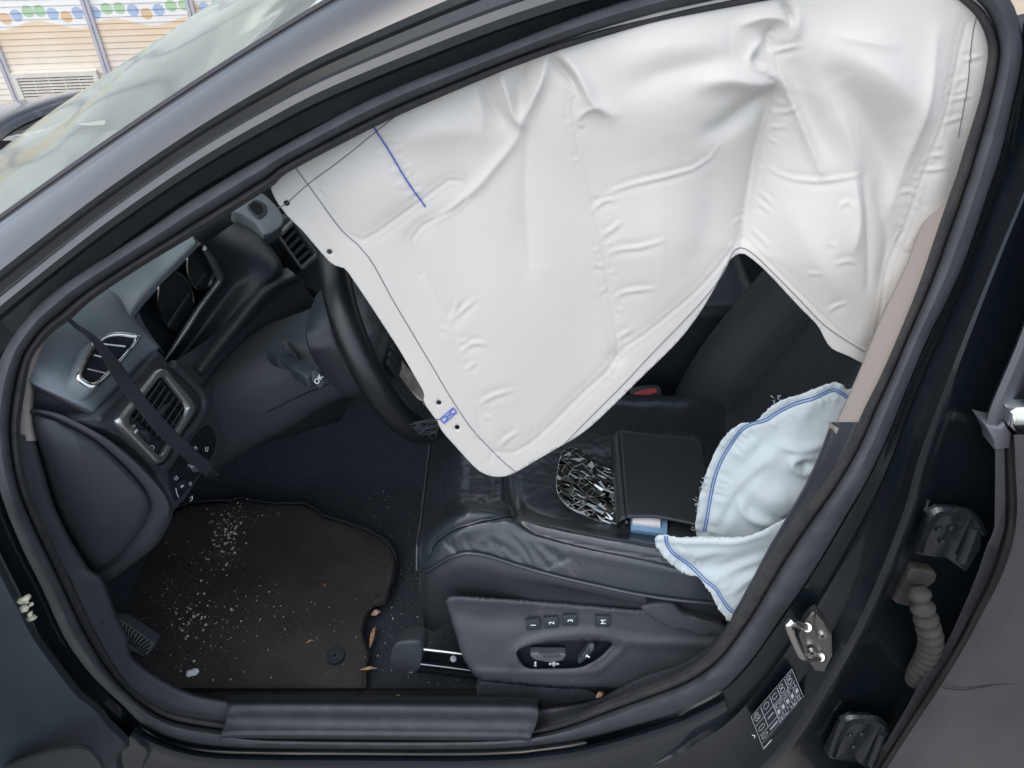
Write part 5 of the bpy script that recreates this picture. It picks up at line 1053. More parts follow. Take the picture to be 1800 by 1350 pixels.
for k in range(22):                                         # gathers along the blue stitch line
    t = k / 21; x = 660 + 88 * t; y = 224 + 138 * t; l = rg.uniform(10, 26)
    if t < 0.85: WRK.append([(x - l, y + l * 0.3 + rg.uniform(-3, 3)), (x, y), (x + l * 0.9, y - l * 0.35 + rg.uniform(-3, 3))])
for P in (s_rear, s_val, s_mid, s_front[20:]):              # small puckers along the seams
    q = cr(P, 60)
    for k in range(12):
        i = rg.randrange(2, 57); t = nrm(q[i + 1] - q[i - 1]); n_ = np.array([-t[1], t[0]]) * rg.choice((1, -1)) ; n_ = n_ * (1 if n_[0] > 0 else 1); l = rg.uniform(8, 20)
        a = q[i] + n_ * 6; b = q[i] + n_ * l + t * rg.uniform(-8, 8); WRK.append([tuple(a), tuple((a + b) / 2 + t * rg.uniform(-3, 3)), tuple(b)])
CHAMB = [((870, 590), 120, 200, 0.012), ((960, 300), 90, 190, 0.006), ((680, 330), 70, 55, 0.005), ((1180, 170), 150, 110, 0.024), ((1170, 420), 100, 140, 0.018), ((1450, 430), 80, 130, 0.026), ((1530, 140), 120, 110, 0.018), ((1650, 250), 26, 140, 0.006), ((760, 230), 70, 50, 0.006)]
def bag_h(x, y):
    x = np.asarray(x, float); y = np.asarray(y, float); h = np.zeros(x.shape)
    for (cx_, cy_), rx, ry, a in CHAMB: h += a * np.exp(-(((x - cx_) / rx) ** 2 + ((y - cy_) / ry) ** 2))
    for P, a, w in SEAMS:
        d, t, sg = polyd(x, y, P, 40); h -= 0.55 * a * np.exp(-(d / (w * 2.2)) ** 2); h += 0.0009 * (np.exp(-((d - 5.5) / 1.8) ** 2)) - 0.0006 * np.exp(-(d / 2.5) ** 2)
    for P, a, w, sharp in FOLDS:
        d, t, sg = polyd(x, y, P, 14); tp_ = np.sin(np.pi * np.clip(0.06 + 0.88 * t, 0, 1)) ** 0.6
        far_ = np.exp(-np.maximum(0, d - 3 * w) / w) if sharp else 1
        h += 0.78 * a * tp_ * (np.exp(-d / w) if sharp else np.exp(-(d / w) ** (1.3 if w < 20 else 1.8))) * far_
    for P in WRK:
        d, t, sg = polyd(x, y, P, 8); l = min(1.0, 0.4 + np.hypot(P[-1][0] - P[0][0], P[-1][1] - P[0][1]) / 60)
        h += 0.0019 * l * np.sin(np.pi * np.clip(0.05 + 0.9 * t, 0, 1)) ** 0.8 * np.exp(-(d / 2.2) ** 1.5) - 0.0010 * l * np.exp(-((d - 7) / 6) ** 2) * np.sin(np.pi * np.clip(t, 0.02, 0.98))
    return h + 0.0012 * vnoise(x, y, 0.010, 1.3) + 0.0002 * vnoise(x, y, 0.06, 4.1)
def bagp(px, py, h): p, n = bagbase(px, py); return p + n * h
BO = [(474, 306), (476, 330), (482, 346), (492, 362), (510, 384), (530, 404), (552, 430), (575, 456), (589, 467), (606, 472), (615, 483), (640, 519), (680, 580), (706, 620), (735, 669), (746, 690), (746, 706), (767, 736), (778, 756), (800, 781), (833, 817), (850, 830), (870, 836), (890, 835), (913, 825),
      (950, 803), (990, 780), (1012, 768), (1037, 750), (1067, 723), (1123, 667), (1183, 607), (1220, 560), (1253, 507), (1270, 478), (1287, 456), (1307, 449), (1323, 457), (1350, 480), (1400, 533), (1433, 567), (1450, 597), (1462, 611), (1490, 624), (1517, 638), (1560, 652), (1610, 600), (1660, 500), (1710, 380), (1750, 250), (1765, 120), (1755, 10),
      (1720, -40), (1600, -60), (1500, -56), (1367, -36), (1200, -6), (1060, 28), (960, 58), (880, 88), (760, 138), (660, 182), (560, 235), (505, 268)]
bo = cr(BO, 420, True)
def circ(x, y, r, n=14): return [(x + r * math.cos(2 * math.pi * i / n), y + r * 0.95 * math.sin(2 * math.pi * i / n)) for i in range(n)]
HOLES = [circ(504, 357, 5.5), circ(579, 443, 5), circ(772, 705, 4.6), circ(804, 748, 4.6)]
bag = empty('curtain_airbag', tuple(bagp(1100, 0, 0)), 'large white curtain airbag hanging creased across the doorway from the roof rail', 'airbag')
V, F, P2 = sheet(bo, HOLES, 4.2, bag_h, bagp, 0.45)
bo_o = obj('airbag_sheet', V, F, BAGW, bag); mod(bo_o, 'SOLIDIFY', thickness=0.0018, offset=-1)
def bagline(name, P, n, r, m, lift=0.0006, squash=1.0):
    q = cr(P, n); h = bag_h(q[:, 0], q[:, 1]); return tube(name, [bagp(a, b, c + lift) for (a, b), c in zip(q, h)], r, m, bag, seg=6, squash=squash)
LINE = mat('printed_line', (0.16, 0.155, 0.165), 0.7)
bagline('printed_line', [(516, 290), (528, 306), (560, 350), (600, 405), (628, 430), (655, 462), (690, 525), (720, 575), (760, 640), (790, 690), (830, 750), (870, 795), (907, 828)], 110, 0.00055, LINE)
bagline('printed_line', [(478, 370), (504, 357), (540, 325), (600, 280), (650, 240), (700, 200)], 60, 0.00055, LINE)
bagline('printed_line', [(990, 780), (1030, 740), (1090, 680), (1150, 615), (1210, 550), (1250, 505), (1275, 472), (1290, 445), (1305, 440), (1322, 446), (1350, 470), (1400, 520), (1440, 562), (1480, 592), (1520, 618)], 110, 0.00055, LINE)
bagline('printed_line', [(1717, 26), (1708, 70), (1698, 150), (1690, 195), (1682, 240)], 40, 0.00055, LINE)
BLUE = mat('blue_thread', (0.07, 0.12, 0.50), 0.6)
lst = []
q = cr([(657, 222), (690, 274), (720, 322), (748, 362)], 70)
hq = bag_h(q[:, 0], q[:, 1])
for k in range(0, 69, 1):
    a, b = q[k], q[k + 1]; h = hq[k:k + 2]; lst.append(tube('s', [bagp(*(a + (b - a) * 0.08), h[0] + 0.0011), bagp(*((a + b) / 2), h.mean() + 0.0018), bagp(*(a + (b - a) * 0.92), h[1] + 0.0011)], 0.0009, None, seg=5, raw=True))
V, F = merge(lst); obj('blue_stitching', V, F, BLUE, bag)
XB = [(774, 733), (797, 712), (803, 720), (781, 741)]
for P in ([XB[0], XB[1], XB[2], XB[3], XB[0]], [XB[0], XB[2]], [XB[1], XB[3]]):
    qq = np.vstack([np.linspace(P[i], P[i + 1], 10) for i in range(len(P) - 1)]); h = bag_h(qq[:, 0], qq[:, 1])
    tube('blue_stitch_box', [bagp(a, b, c + 0.0008 + (0.0004 if i % 2 else 0)) for i, ((a, b), c) in enumerate(zip(qq, h))], 0.0008, BLUE, bag, seg=5)
# frayed webbing tail behind the lower front edge
WEB = mat('grey_webbing', (0.045, 0.05, 0.06), 0.85, 0.2, bump=0.8, bscale=500, btype='weave', sheen=0.3)
lst = []
rg = random.Random(9)
for k in range(46):
    t = k / 45; a = UY(776 - 8 * t, 736 + 26 * t, 0.155); b = UY(752 + 10 * t + rg.uniform(-5, 5), 742 + 24 * t + rg.uniform(-6, 6), 0.16 + rg.uniform(-0.01, 0.01)); c_ = UY(724 + 30 * t + rg.uniform(-8, 8), 750 + 14 * t + rg.uniform(-8, 8), 0.165 + rg.uniform(-0.015, 0.015))
    lst.append(tube('f', cr([a, b, c_], 6), 0.0008, None, seg=4, raw=True))
V, F = merge(lst); obj('frayed_webbing', V, F, WEB, bag)['kind'] = 'stuff'

# ------------------------------------------------------------------ side airbag: pale blue cloth out of the seat back
CLOTH = mat('pale_blue_cloth', (0.47, 0.535, 0.55), 0.5, 0.35, bump=0.12, bscale=2000, trans=0.08, var=0.02, vscale=20)
side = empty('side_airbag', tuple(UY(1280, 1060, 0.13)), 'pale blue deflated side airbag with blue double stitching, crumpled on the driver seat', 'airbag')
SBN = nrm([-0.25, -1.0, 0.32]); SB0 = UY(1330, 850, 0.165)
def sbp(px, py, h): return UP(px, py, SB0, SBN) + SBN * h
UPO = [(1560, 640), (1497, 683), (1481, 675), (1467, 672), (1440, 678), (1407, 692), (1380, 699), (1367, 705), (1350, 717), (1327, 742), (1303, 745), (1280, 760), (1263, 783), (1247, 817), (1238, 840), (1232, 863), (1226, 893), (1223, 936), (1240, 962), (1300, 985), (1360, 980), (1420, 930), (1500, 830), (1570, 730)]
LOO = [(1157, 940), (1152, 955), (1160, 970), (1172, 984), (1188, 1000), (1203, 1010), (1227, 1017), (1240, 1032), (1250, 1044), (1263, 1070), (1274, 1082), (1284, 1092), (1330, 1060), (1400, 960), (1440, 900), (1400, 900), (1372, 913), (1340, 926), (1310, 934), (1270, 938), (1240, 939), (1200, 940)]
st_up = [(1540, 692), (1500, 702), (1480, 692), (1462, 686), (1430, 698), (1400, 708), (1370, 722), (1345, 738), (1322, 745), (1305, 755), (1290, 775), (1268, 810), (1255, 845), (1248, 880), (1243, 910), (1238, 938)]
st_lo = [(1171, 941), (1172, 953), (1178, 965), (1192, 980), (1215, 1000), (1240, 1022), (1258, 1036), (1270, 1055), (1282, 1072), (1294, 1080)]
SF = [([(1440, 690), (1400, 740), (1360, 780), (1320, 830), (1290, 880), (1268, 930)], 0.010, 16), ([(1410, 730), (1370, 770), (1340, 800)], -0.010, 16), ([(1375, 780), (1410, 785), (1445, 780)], 0.008, 8), ([(1430, 800), (1398, 802), (1392, 812), (1410, 825), (1430, 826)], 0.009, 8), ([(1405, 812), (1420, 815)], -0.008, 10),
      ([(1300, 880), (1310, 900), (1340, 915), (1370, 912)], 0.008, 10), ([(1320, 850), (1350, 870), (1390, 870)], 0.010, 24), ([(1265, 930), (1285, 890), (1310, 850), (1340, 820)], -0.008, 10), ([(1280, 790), (1310, 770), (1330, 765)], -0.005, 10), ([(1355, 905), (1375, 915), (1390, 905)], -0.009, 8), ([(1360, 760), (1330, 800), (1310, 830)], -0.007, 14)]
def side_h(x, y, st, folds, lift):
    h = np.full(np.shape(x), lift) + 0.010 * np.exp(-(((x - 1380) / 70) ** 2 + ((y - 830) / 110) ** 2))
    for P, a, w in folds:
        d, t, sg = polyd(x, y, P, 14); h += a * np.sin(np.pi * np.clip(0.06 + 0.88 * t, 0, 1)) ** 0.6 * np.exp(-(d / w) ** 2)
    d, t, sg = polyd(x, y, st, 40); h -= 0.004 * np.exp(-(d / 6) ** 2); h += 0.0020 * np.sin(t * 120 + 5 * np.sin(t * 31)) * np.clip(d / 14, 0, 1) * np.exp(-np.maximum(0, d - 14) / 8)
    return h + 0.0022 * vnoise(x, y, 0.018, 8.8) + 0.0003 * vnoise(x, y, 0.08, 2.7)
def ragged(O, n, seed, amp):
    q = cr(O, n, True); rr_ = np.random.RandomState(seed); return q + rr_.uniform(-amp, amp, q.shape)
h_up = lambda x, y: side_h(x, y, st_up, SF, 0.0)
LF = [([(1180, 965), (1240, 970), (1300, 955), (1360, 935)], 0.010, 20), ([(1200, 990), (1260, 1000), (1310, 990)], -0.006, 14), ([(1160, 944), (1220, 946), (1290, 942), (1350, 928)], 0.010, 9), ([(1270, 1010), (1300, 995), (1340, 980)], 0.006, 8), ([(1290, 1040), (1310, 1020), (1340, 1005)], 0.005, 7), ([(1230, 990), (1270, 975)], -0.005, 10)]
h_lo = lambda x, y: side_h(x, y, st_lo, LF, 0.034)
V, F, P2 = sheet(ragged(UPO, 260, 1, 0.7), [], 4.6, h_up, sbp, 0.4); mod(obj('upper_panel', V, F, CLOTH, side), 'SOLIDIFY', thickness=0.001, offset=-1)
sbp_lo = lambda px, py, h: UP(px, py, SB0 + SBN * 0.034, SBN) + SBN * (h - 0.034)
V, F, P2 = sheet(ragged(LOO, 220, 2, 0.7), [], 4.6, h_lo, sbp_lo, 0.4); mod(obj('folded_flap', V, F, CLOTH, side), 'SOLIDIFY', thickness=0.001, offset=-1)
SBL = mat('stitch_blue', (0.06, 0.16, 0.40), 0.6)
for P, hf, sf in ((st_up, h_up, sbp), (st_lo, h_lo, sbp_lo)):
    q = cr(P, 150); lst = []; ab_ = []
    for off in (-2.1, 2.1):
        for k in range(0, 149):
            a, b = q[k], q[k + 1]; t = nrm(b - a); n_ = np.array([-t[1], t[0]]) * off; ab_.append((a + n_, a + n_ + (b - a) * 0.72))
    fl2 = np.array(ab_).reshape(-1, 2); hq = hf(fl2[:, 0], fl2[:, 1]).reshape(-1, 2)
    if True:
        for (a2, b2_), h in zip(ab_, hq):
            lst.append(tube('s', [sf(*a2, h[0] + 0.0006), sf(*((a2 + b2_) / 2), h.mean() + 0.0012), sf(*b2_, h[1] + 0.0006)], 0.0010, None, seg=4, raw=True))
    V, F = merge(lst); obj('blue_stitching', V, F, SBL, side)
lst = []; rg = random.Random(17)
for (x, y, k) in ((1238, 845, 10), (1228, 885, 9), (1223, 930, 4), (1362, 706, 5), (1372, 700, 4), (1405, 692, 2)):
    for _ in range(k):
        a = np.array([x + rg.uniform(-3, 3), y + rg.uniform(-12, 12)]); b = a + np.array([rg.uniform(-9, -3), rg.uniform(-6, 6)]); lst.append(tube('f', [sbp(*a, 0.003), sbp(*((a + b) / 2 + rg.uniform(-1, 1)), 0.005), sbp(*b, 0.004)], 0.0004, None, seg=3, raw=True))
V, F = merge(lst); obj('frayed_threads', V, F, CLOTH, side)['kind'] = 'stuff'

# ------------------------------------------------------------------ strap hanging across the dash
sp3 = [UY(118, 556, 0.075), UY(130, 570, 0.085), UY(165, 596, 0.10), UY(192, 630, 0.11), UY(215, 665, 0.12), UY(240, 698, 0.125), UY(270, 735, 0.13), UY(300, 768, 0.14), UY(325, 790, 0.15), UY(350, 812, 0.165), UY(372, 828, 0.18)]
pc = cr(sp3, 90); wid = np.interp(np.linspace(0, 1, 90), [0, 0.1, 0.2, 0.3, 0.45, 0.6, 0.75, 0.9, 1], [0.0035, 0.0035, 0.0055, 0.0085, 0.0085, 0.0095, 0.0100, 0.0095, 0.0110])
tw = np.interp(np.linspace(0, 1, 90), [0, 0.2, 0.5, 1], [1.2, 0.5, 0.15, 0.3])
V = []
for i, p in enumerate(pc):
    T = nrm(pc[min(89, i + 1)] - pc[max(0, i - 1)]); vw = nrm(CAM - p); s_ = nrm(np.cross(T, vw)); s_ = s_ * math.cos(tw[i] * 0.7) + vw * math.sin(tw[i] * 0.7)
    for t in np.linspace(-1, 1, 7): V.append(p + s_ * wid[i] * t + vw * 0.0016 * (1 - t * t) )
strap = obj('webbing_strap', V, gridfaces(90, 7), mat('black_webbing', (0.030, 0.033, 0.040), 0.8, 0.25, bump=1.0, bscale=420, btype='weave', sheen=0.3)); mod(strap, 'SOLIDIFY', thickness=0.0014)
tag(strap, 'torn black webbing strap hanging across the side vents of the dashboard', 'strap')
lst = []; rg = random.Random(4)
for k in range(60):
    a = pc[-2] + np.array([rg.uniform(-0.006, 0.006), 0, rg.uniform(-0.008, 0.008)]); dd = nrm(pc[-1] - pc[-8]) * rg.uniform(0.006, 0.02) + np.array([rg.uniform(-0.006, 0.006), rg.uniform(-0.006, 0.006), rg.uniform(-0.008, 0.006)])
    lst.append(tube('f', [a, a + dd * 0.5 + rg.uniform(-0.002, 0.002), a + dd], 0.0005, None, seg=3, raw=True))
V, F = merge(lst); fo = obj('frayed_end', V, F, mat('black_webbing')); fo.parent = strap

# ------------------------------------------------------------------ things on the seat
# cracked mirror glass: a plate of shards with crushed lines between
MN_ = nrm([0.05, -0.40, 1.0]); M0 = onseat(1030, 860, 0.026)
def mpt(px, py, l=0.0): return UP(px, py, M0 + MN_ * l, MN_)
MO = cr([(981, 822), (985, 803), (992, 791), (1004, 787), (1020, 791), (1048, 806), (1074, 827), (1096, 850), (1110, 885), (1104, 920), (1083, 922), (1050, 915), (1006, 896), (984, 874), (978, 852)], 60, True)
mir = empty('mirror_glass', tuple(mpt(1040, 860)), 'cracked mirror glass lying on the seat beside the black wallet', 'mirror')
plate('mirror_back', [mpt(*p, -0.002) for p in MO * 1.0 + (MO - MO.mean(0)) * 0.025], MN_, 0.004, PLASTIC_D, mir, bev=0.001)
plate('crushed_glass', [mpt(*p, -0.0012) for p in MO], MN_, 0.0006, mat('crushed_glass', (0.75, 0.80, 0.80), 0.35, bump=1.0, bscale=900, var=0.5, vscale=160), mir)
polys = [MO]; rg = random.Random(31)
def split(P, c, a):
    n_ = np.array([math.cos(a), math.sin(a)]); s = (P - c) @ n_; A_, B_ = [], []
    for i in range(len(P)):
        j = (i + 1) % len(P)
        (A_ if s[i] >= 0 else B_).append(P[i])
        if s[i] * s[j] < 0:
            x = P[i] + (P[j] - P[i]) * (s[i] / (s[i] - s[j])); A_.append(x); B_.append(x)
    return np.array(A_), np.array(B_)
def area(P): return 0.5 * abs(np.dot(P[:, 0], np.roll(P[:, 1], 1)) - np.dot(P[:, 1], np.roll(P[:, 0], 1)))
for it in range(190):
    wts = []
    for P in polys:
        c = P.mean(0); hot = 1.0 + 2.2 * math.exp(-((c[1] - 895 + (c[0] - 1010) * -0.35) / 22) ** 2) + 1.8 * math.exp(-((c[1] - 815 - (c[0] - 1010) * 0.5) / 26) ** 2); wts.append(area(P) * hot)
    k = int(np.argmax(wts)) if rg.random() < 0.7 else rg.choices(range(len(polys)), wts)[0]
    P = polys[k]; ang = rg.choice((2.15, 2.3, 2.2, 1.0, 0.7, 1.6)) + rg.uniform(-0.35, 0.35)
    A_, B_ = split(P, P.mean(0) + np.array([rg.uniform(-3, 3), rg.uniform(-3, 3)]), ang)
    if len(A_) > 2 and len(B_) > 2: polys[k] = A_; polys.append(B_)
FROST = mat('frosted_shard', (0.36, 0.42, 0.42), 0.35, metal=0.4, bump=0.6, bscale=700)
MIRR = mat('mirror_silver', (0.62, 0.68, 0.68), 0.02, metal=1.0)
for P in polys:
    if area(P) < 2: continue
    c = P.mean(0); sh = 0.5 if area(P) > 60 else 0.8
    d_ = P - c; L_ = np.linalg.norm(d_, axis=1, keepdims=True); Q = c + d_ * np.clip(1 - sh / np.maximum(L_, 0.5), 0.25, 1)
    tx, ty = rg.gauss(0, 0.045), rg.gauss(-0.02, 0.05); base = mpt(*c); V = []
    for p in Q:
        w = mpt(*p); V.append(w + MN_ * (0.0004 + tx * (w[0] - base[0]) + ty * (w[1] - base[1])))
    n = len(V); V2 = V + [v - MN_ * 0.0009 for v in V]
    rough_ = area(P) < 60 and rg.random() < 0.3
    obj('shard', V2, [tuple(range(n))] + [(i, n + i, n + (i + 1) % n, (i + 1) % n) for i in range(n)], FROST if rough_ else MIRR, mir, smooth=False)

# black document wallet and the booklet sticking out of it
WN = nrm([-0.06, -0.14, 1.0]); W0 = onseat(1160, 860, 0.045)
def wq(px, py, l=0.0): return UP(px, py, W0 + WN * l, WN)
wal = empty('document_wallet', tuple(wq(1160, 860, -0.03)), 'black leather document wallet lying closed on the driver seat', 'wallet')
WLTH = mat('wallet_leather', (0.016, 0.021, 0.024), 0.45, 0.45, bump=0.3, bscale=380, btype='voronoi', rvar=0.08)
sp_a, sp_b = wq(1086, 757), wq(1100, 912)                    # spine line of the top cover
low = -0.034
cov = [[wq(1088, 757), wq(1140, 764), wq(1190, 769), wq(1226, 772), wq(1234, 779)], [wq(1092, 800, 0.001), wq(1145, 806, 0.001), wq(1195, 810), wq(1228, 812), wq(1241, 816)], [wq(1096, 855, 0.001), wq(1148, 860, 0.001), wq(1198, 866), wq(1230, 870), wq(1256, 874)], [wq(1101, 911, 0.001), wq(1150, 911, 0.001), wq(1200, 920), wq(1230, 927), wq(1262, 934)]]
mod(loft('top_cover', cov, WLTH, wal, nu=30, nv=30), 'SOLIDIFY', thickness=0.003)
spn = []
for t in np.linspace(0, 1, 12):
    a = np.array([1088, 757]) * (1 - t) + np.array([1101, 911]) * t; e = wq(*a); ot = nrm(wq(a[0] - 10, a[1] + 2) - e)
    spn.append([e + ot * 0.0165 * math.sin(b) - WN * 0.0165 * (1 - math.cos(b)) for b in np.linspace(0, math.pi, 14)])
mod(loft('spine', spn, WLTH, wal, nu=20, nv=24), 'SOLIDIFY', thickness=0.003)
plate('bottom_cover', [wq(1090, 772, low), wq(1228, 790, low), wq(1262, 950, low), wq(1150, 956, low), wq(1094, 938, low)], WN, 0.003, WLTH, wal, bev=0.001)
tube('edge_stitching', [wq(1104, 909, 0.002), wq(1150, 909, 0.002), wq(1200, 918, 0.002), wq(1228, 925, 0.002)], 0.0007, mat('dark_thread', (0.03, 0.03, 0.035), 0.7), wal, seg=5, n=30)
tube('embossed_mark', [wq(1220 + 9 * math.cos(a), 848 + 8 * math.sin(a), 0.0022) for a in np.linspace(0, 6.28, 20)], 0.0006, WLTH, wal, seg=4)
bkl = empty('booklet', tuple(wq(1140, 925, -0.02)), 'white and blue booklet poking out of the black wallet', 'booklet')
PAPER = mat('paper_white', (0.72, 0.72, 0.72), 0.7); PBLUE = mat('cover_blue', (0.16, 0.30, 0.46), 0.5)
plate('pages', [wq(1112, 919, -0.012), wq(1161, 925, -0.012), wq(1162, 860, -0.012), wq(1112, 856, -0.012)], WN, 0.007, PAPER, bkl, bev=0.0005)
plate('blue_cover', [wq(1109, 931, -0.0195), wq(1173, 939, -0.0195), wq(1174, 866, -0.0195), wq(1108, 860, -0.0195)], WN, 0.010, PBLUE, bkl, bev=0.001)

# ------------------------------------------------------------------ floor mat and what lies on it
def zf(px, py): return 0.262
MT = [(300, 905), (318, 888), (345, 880), (420, 877), (480, 882), (530, 885), (552, 893), (566, 905), (608, 918), (640, 928), (672, 945), (692, 965), (697, 985), (691, 1010), (684, 1042), (672, 1060), (652, 1072), (640, 1090), (637, 1115), (645, 1140), (648, 1158), (642, 1178), (640, 1205), (600, 1240), (480, 1244), (400, 1246), (330, 1236), (265, 1205), (225, 1165), (205, 1125), (190, 1085), (180, 1045), (190, 1015), (245, 970)]
mo = cr(MT, 220, True); mo = mo + np.stack([vnoise(mo[:, 0], mo[:, 1], 0.05, 6.1), vnoise(mo[:, 0], mo[:, 1], 0.05, 9.4)], 1) * 5.0
def mat_h(x, y):
    e = np.min(np.hypot(x[:, None] - mo[None, :, 0], y[:, None] - mo[None, :, 1]), 1)
    h = 0.004 * vnoise(x, y, 0.012, 5.5) + 0.0015 * vnoise(x, y, 0.05, 3.3) - 0.004 * np.exp(-(e / 4) ** 2)
    d, t, sg = polyd(x, y, [(690, 990), (680, 1045), (645, 1080), (636, 1115), (646, 1160)], 20); h += 0.010 * np.exp(-(d / 9) ** 2)
    d, t, sg = polyd(x, y, [(552, 1225), (580, 1205), (630, 1196)], 10); h += 0.004 * np.exp(-(d / 4) ** 2); return h
fm = empty('floor_mat', tuple(UZ(450, 1050, 0.262)), 'dirty black carpet mat in the driver footwell, covered in crumbs', 'floor mat')
V, F, P2 = sheet(mo, [], 8.0, mat_h, lambda a, b, h: UZ(a, b, 0.262) + np.array([0, 0, h]), 0.4)
mod(obj('mat_pile', V, F, MATFAB, fm), 'SOLIDIFY', thickness=0.006, offset=-1)
tube('mat_binding', [UZ(a, b, 0.2605) for a, b in mo], 0.0026, mat('mat_edge', (0.030, 0.030, 0.031), 0.8, bump=0.6, bscale=500), fm, seg=8, closed=True)
c = UZ(590, 1154, 0.266)
def disc(c, r0, r1, h, m, name, par): return ringloft(name, [[c + np.array([r0 * math.cos(a), r0 * math.sin(a), -0.002]) for a in np.linspace(0, 6.283, 25)[:-1]], [c + np.array([r0 * 0.95 * math.cos(a), r0 * 0.95 * math.sin(a), h]) for a in np.linspace(0, 6.283, 25)[:-1]], [c + np.array([r1 * math.cos(a), r1 * math.sin(a), h]) for a in np.linspace(0, 6.283, 25)[:-1]], [c + np.array([r1 * 0.9 * math.cos(a), r1 * 0.9 * math.sin(a), -0.003]) for a in np.linspace(0, 6.283, 25)[:-1]]], m, par, n=24)
disc(c, 0.017, 0.008, 0.004, PLASTIC_D, 'grommet', fm); disc(c, 0.0075, 0.0045, 0.005, PLASTIC, 'grommet', fm)
# footrest with its mesh plate
fr_o = bpy.data.objects.new('footrest', None); COL.objects.link(fr_o); fr_o.parent = car
FRP = UZ(240, 1120, 0.285); FRN = nrm([0.5, -0.35, 0.8])
def frp(px, py, l=0.0): return UP(px, py, FRP + FRN * l, FRN)
plate('footrest_block', [frp(*p) for p in ((204, 1076), (228, 1078), (284, 1116), (262, 1158), (222, 1142), (206, 1110))], FRN, 0.03, PLASTIC, fr_o, bev=0.004)
lst = []
for i in range(9):
    for j in range(6):
        u, v = (i + 0.5 + 0.5 * (j % 2)) / 9.5, (j + 0.5) / 6; p = (np.array([209, 1089]) * (1 - u) + np.array([269, 1131]) * u) * (1 - v) + (np.array([226, 1132]) * (1 - u) + np.array([256, 1153]) * u) * v
        c = frp(*p, 0.0012); lst.append(ico_raw(c, 0.0028, random.Random(1)))
plate('mesh_plate', [frp(*p, 0.0008) for p in ((208, 1086), (271, 1130), (257, 1154), (224, 1134))], FRN, 0.002, mat('mesh_grey', (0.13, 0.13, 0.13), 0.6), fr_o)
V, F = merge(lst); h_ = obj('mesh_holes', V, F, BLACKHOLE, fr_o); h_['kind'] = 'stuff'

# crumbs and grit
rg = random.Random(77)
lst = []; CR = mat('stone_crumbs', (0.50, 0.41, 0.31), 0.8, col2=(0.72, 0.64, 0.53), vscale=300)
def grit(cx_, cy_, sx_, sy_, n, r0, r1):
    pp = [(rg.gauss(cx_, sx_), rg.gauss(cy_, sy_)) for _ in range(n)]; pp = [p for p in pp if inpoly(p[0], p[1], mo[::4])]
    hs = mat_h(np.array([p[0] for p in pp]), np.array([p[1] for p in pp]))
    for (x, y), h in zip(pp, hs):
        h = float(h); r = 0.85 * (r0 + (r1 - r0) * rg.random() ** 4)
        lst.append(ico_raw(UZ(x, y, 0.2635 + h + r * 0.3), r, rg, 1))
grit(398, 945, 14, 24, 240, 0.0006, 0.0052); grit(410, 915, 22, 18, 70, 0.0008, 0.004); grit(350, 975, 30, 10, 40, 0.0007, 0.003); grit(335, 1085, 25, 22, 130, 0.0006, 0.0048); grit(360, 1050, 60, 45, 110, 0.0006, 0.0026)
grit(400, 1110, 90, 50, 150, 0.0005, 0.0022); grit(520, 1110, 80, 50, 60, 0.0005, 0.002); grit(420, 900, 40, 12, 60, 0.0005, 0.0024); grit(600, 1000, 60, 50, 50, 0.0005, 0.0016); grit(330, 1150, 30, 25, 40, 0.0006, 0.002); grit(300, 1020, 20, 20, 30, 0.0006, 0.002)
V, F = merge(lst); co = obj('crumbs', V, F, CR, smooth=False); tag(co, 'pale crumbs and grit scattered over the floor mat', 'grit', kind='stuff')
lst = []
for _ in range(260):                                        # grit on the carpet and the sill edge
    x, y = rg.uniform(640, 830), rg.uniform(860, 1225)
    if inpoly(x, y, mo[::4]): continue
    lst.append(ico_raw(UZ(x, y, 0.2415), 0.0004 + 0.0012 * rg.random() ** 3, rg))
V, F = merge(lst); co = obj('fine_grit', V, F, CR, smooth=False); tag(co, 'fine pale grit sprinkled on the carpet beside the seat runner', 'grit', kind='stuff')
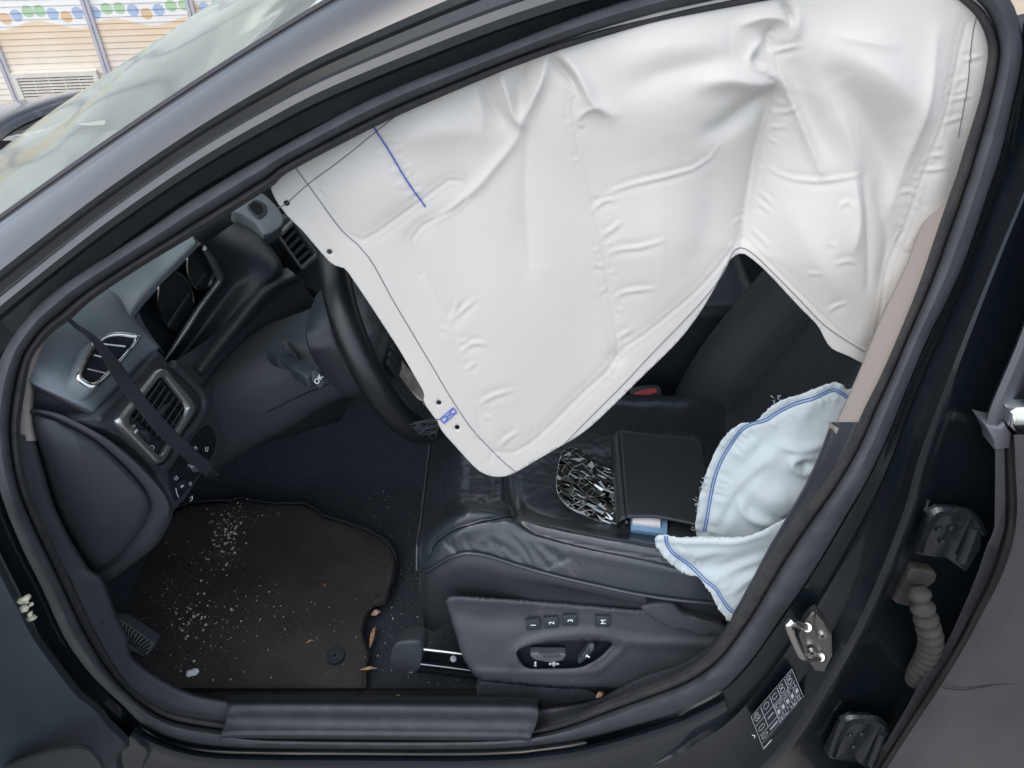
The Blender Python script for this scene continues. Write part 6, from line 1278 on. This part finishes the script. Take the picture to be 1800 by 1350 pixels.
# white chip, twigs and leaf scraps
def blob(name, pts, r, m, label, cat, n=24, squash=0.6, group=None):
    o = tube(name, [UZ(x, y, z) for x, y, z in pts], r, m, None, seg=10, n=n, squash=squash); return tag(o, label, cat, group)
blob('plastic_chip', [(327, 1188, 0.268), (332, 1184, 0.272), (340, 1182, 0.272), (349, 1178, 0.271)], [0.003, 0.0078, 0.0066, 0.0078, 0.004], mat('white_plastic', (0.82, 0.83, 0.84), 0.45), 'bent white plastic chip on the front of the floor mat', 'chip')
def leaf(name, px, py, l, w, a, z, col, label, cat):
    c = UZ(px, py, z); d = np.array([math.cos(a), math.sin(a), 0]); s = np.array([-d[1], d[0], 0]); V = []
    for t in np.linspace(-1, 1, 7):
        for u in (-1, -0.3, 0.3, 1): V.append(c + d * l * t + s * w * u * math.sqrt(max(0, 1 - t * t * 0.94)) + np.array([0, 0, 0.003 * (1 - t * t) + 0.002 * u * u + 0.0015 * math.sin(5 * t + u)]))
    o = obj(name, V, gridfaces(7, 4), mat('dry_' + col[0], col[1], 0.8, var=0.3, vscale=200)); mod(o, 'SOLIDIFY', thickness=0.0006); return tag(o, label, cat)
TAN = ('tan', (0.38, 0.25, 0.14)); PINK = ('pinkish', (0.48, 0.33, 0.26)); RED = ('red', (0.30, 0.07, 0.05)); BRN = ('brown', (0.20, 0.12, 0.07))
leaf('leaf_scrap', 661, 1079, 0.010, 0.006, 0.5, 0.247, PINK, 'pinkish dry leaf scrap at the rear corner of the floor mat', 'leaf scrap')
leaf('leaf_scrap', 655, 1120, 0.024, 0.004, 1.5, 0.245, TAN, 'long tan dry leaf sliver along the rear edge of the floor mat', 'leaf scrap')
leaf('leaf_scrap', 648, 1177, 0.016, 0.003, 0.1, 0.262, TAN, 'tan dry stalk piece by the seat runner cap', 'leaf scrap')
leaf('leaf_scrap', 724, 1181, 0.007, 0.004, 0.2, 0.255, PINK, 'small pale scrap under the seat runner cap', 'leaf scrap')
leaf('leaf_scrap', 572, 1030, 0.005, 0.003, 1.2, 0.268, RED, 'tiny red leaf scrap in the middle of the floor mat', 'leaf scrap')
leaf('leaf_scrap', 1054, 1223, 0.008, 0.004, 0.6, 0.36, BRN, 'reddish brown leaf scrap beside the seal below the seat trim', 'leaf scrap')
leaf('leaf_scrap', 700, 1227, 0.006, 0.003, 0.3, 0.30, TAN, 'small tan scrap on the carpet above the scuff plate', 'leaf scrap')
leaf('leaf_scrap', 545, 1129, 0.008, 0.002, 0.4, 0.268, TAN, 'thin curled tan scrap left of the mat grommet', 'leaf scrap')
for k, (pts, lab_) in enumerate((([(437, 932), (455, 905)], 'dark straight twig behind the main heap of crumbs'), ([(320, 1165), (316, 1178), (313, 1184)], 'short brown twig beside the white plastic chip'), ([(249, 1088), (268, 1084)], 'short twig by the corner of the footrest'), ([(372, 1146), (380, 1132)], 'small dark twig in the middle of the crumbs above the white chip'))):
    o = tube('twig', [UZ(x, y, 0.268) for x, y in pts], 0.0009, mat('twig_brown', (0.16, 0.11, 0.07), 0.9), None, seg=5); tag(o, lab_, 'twig')
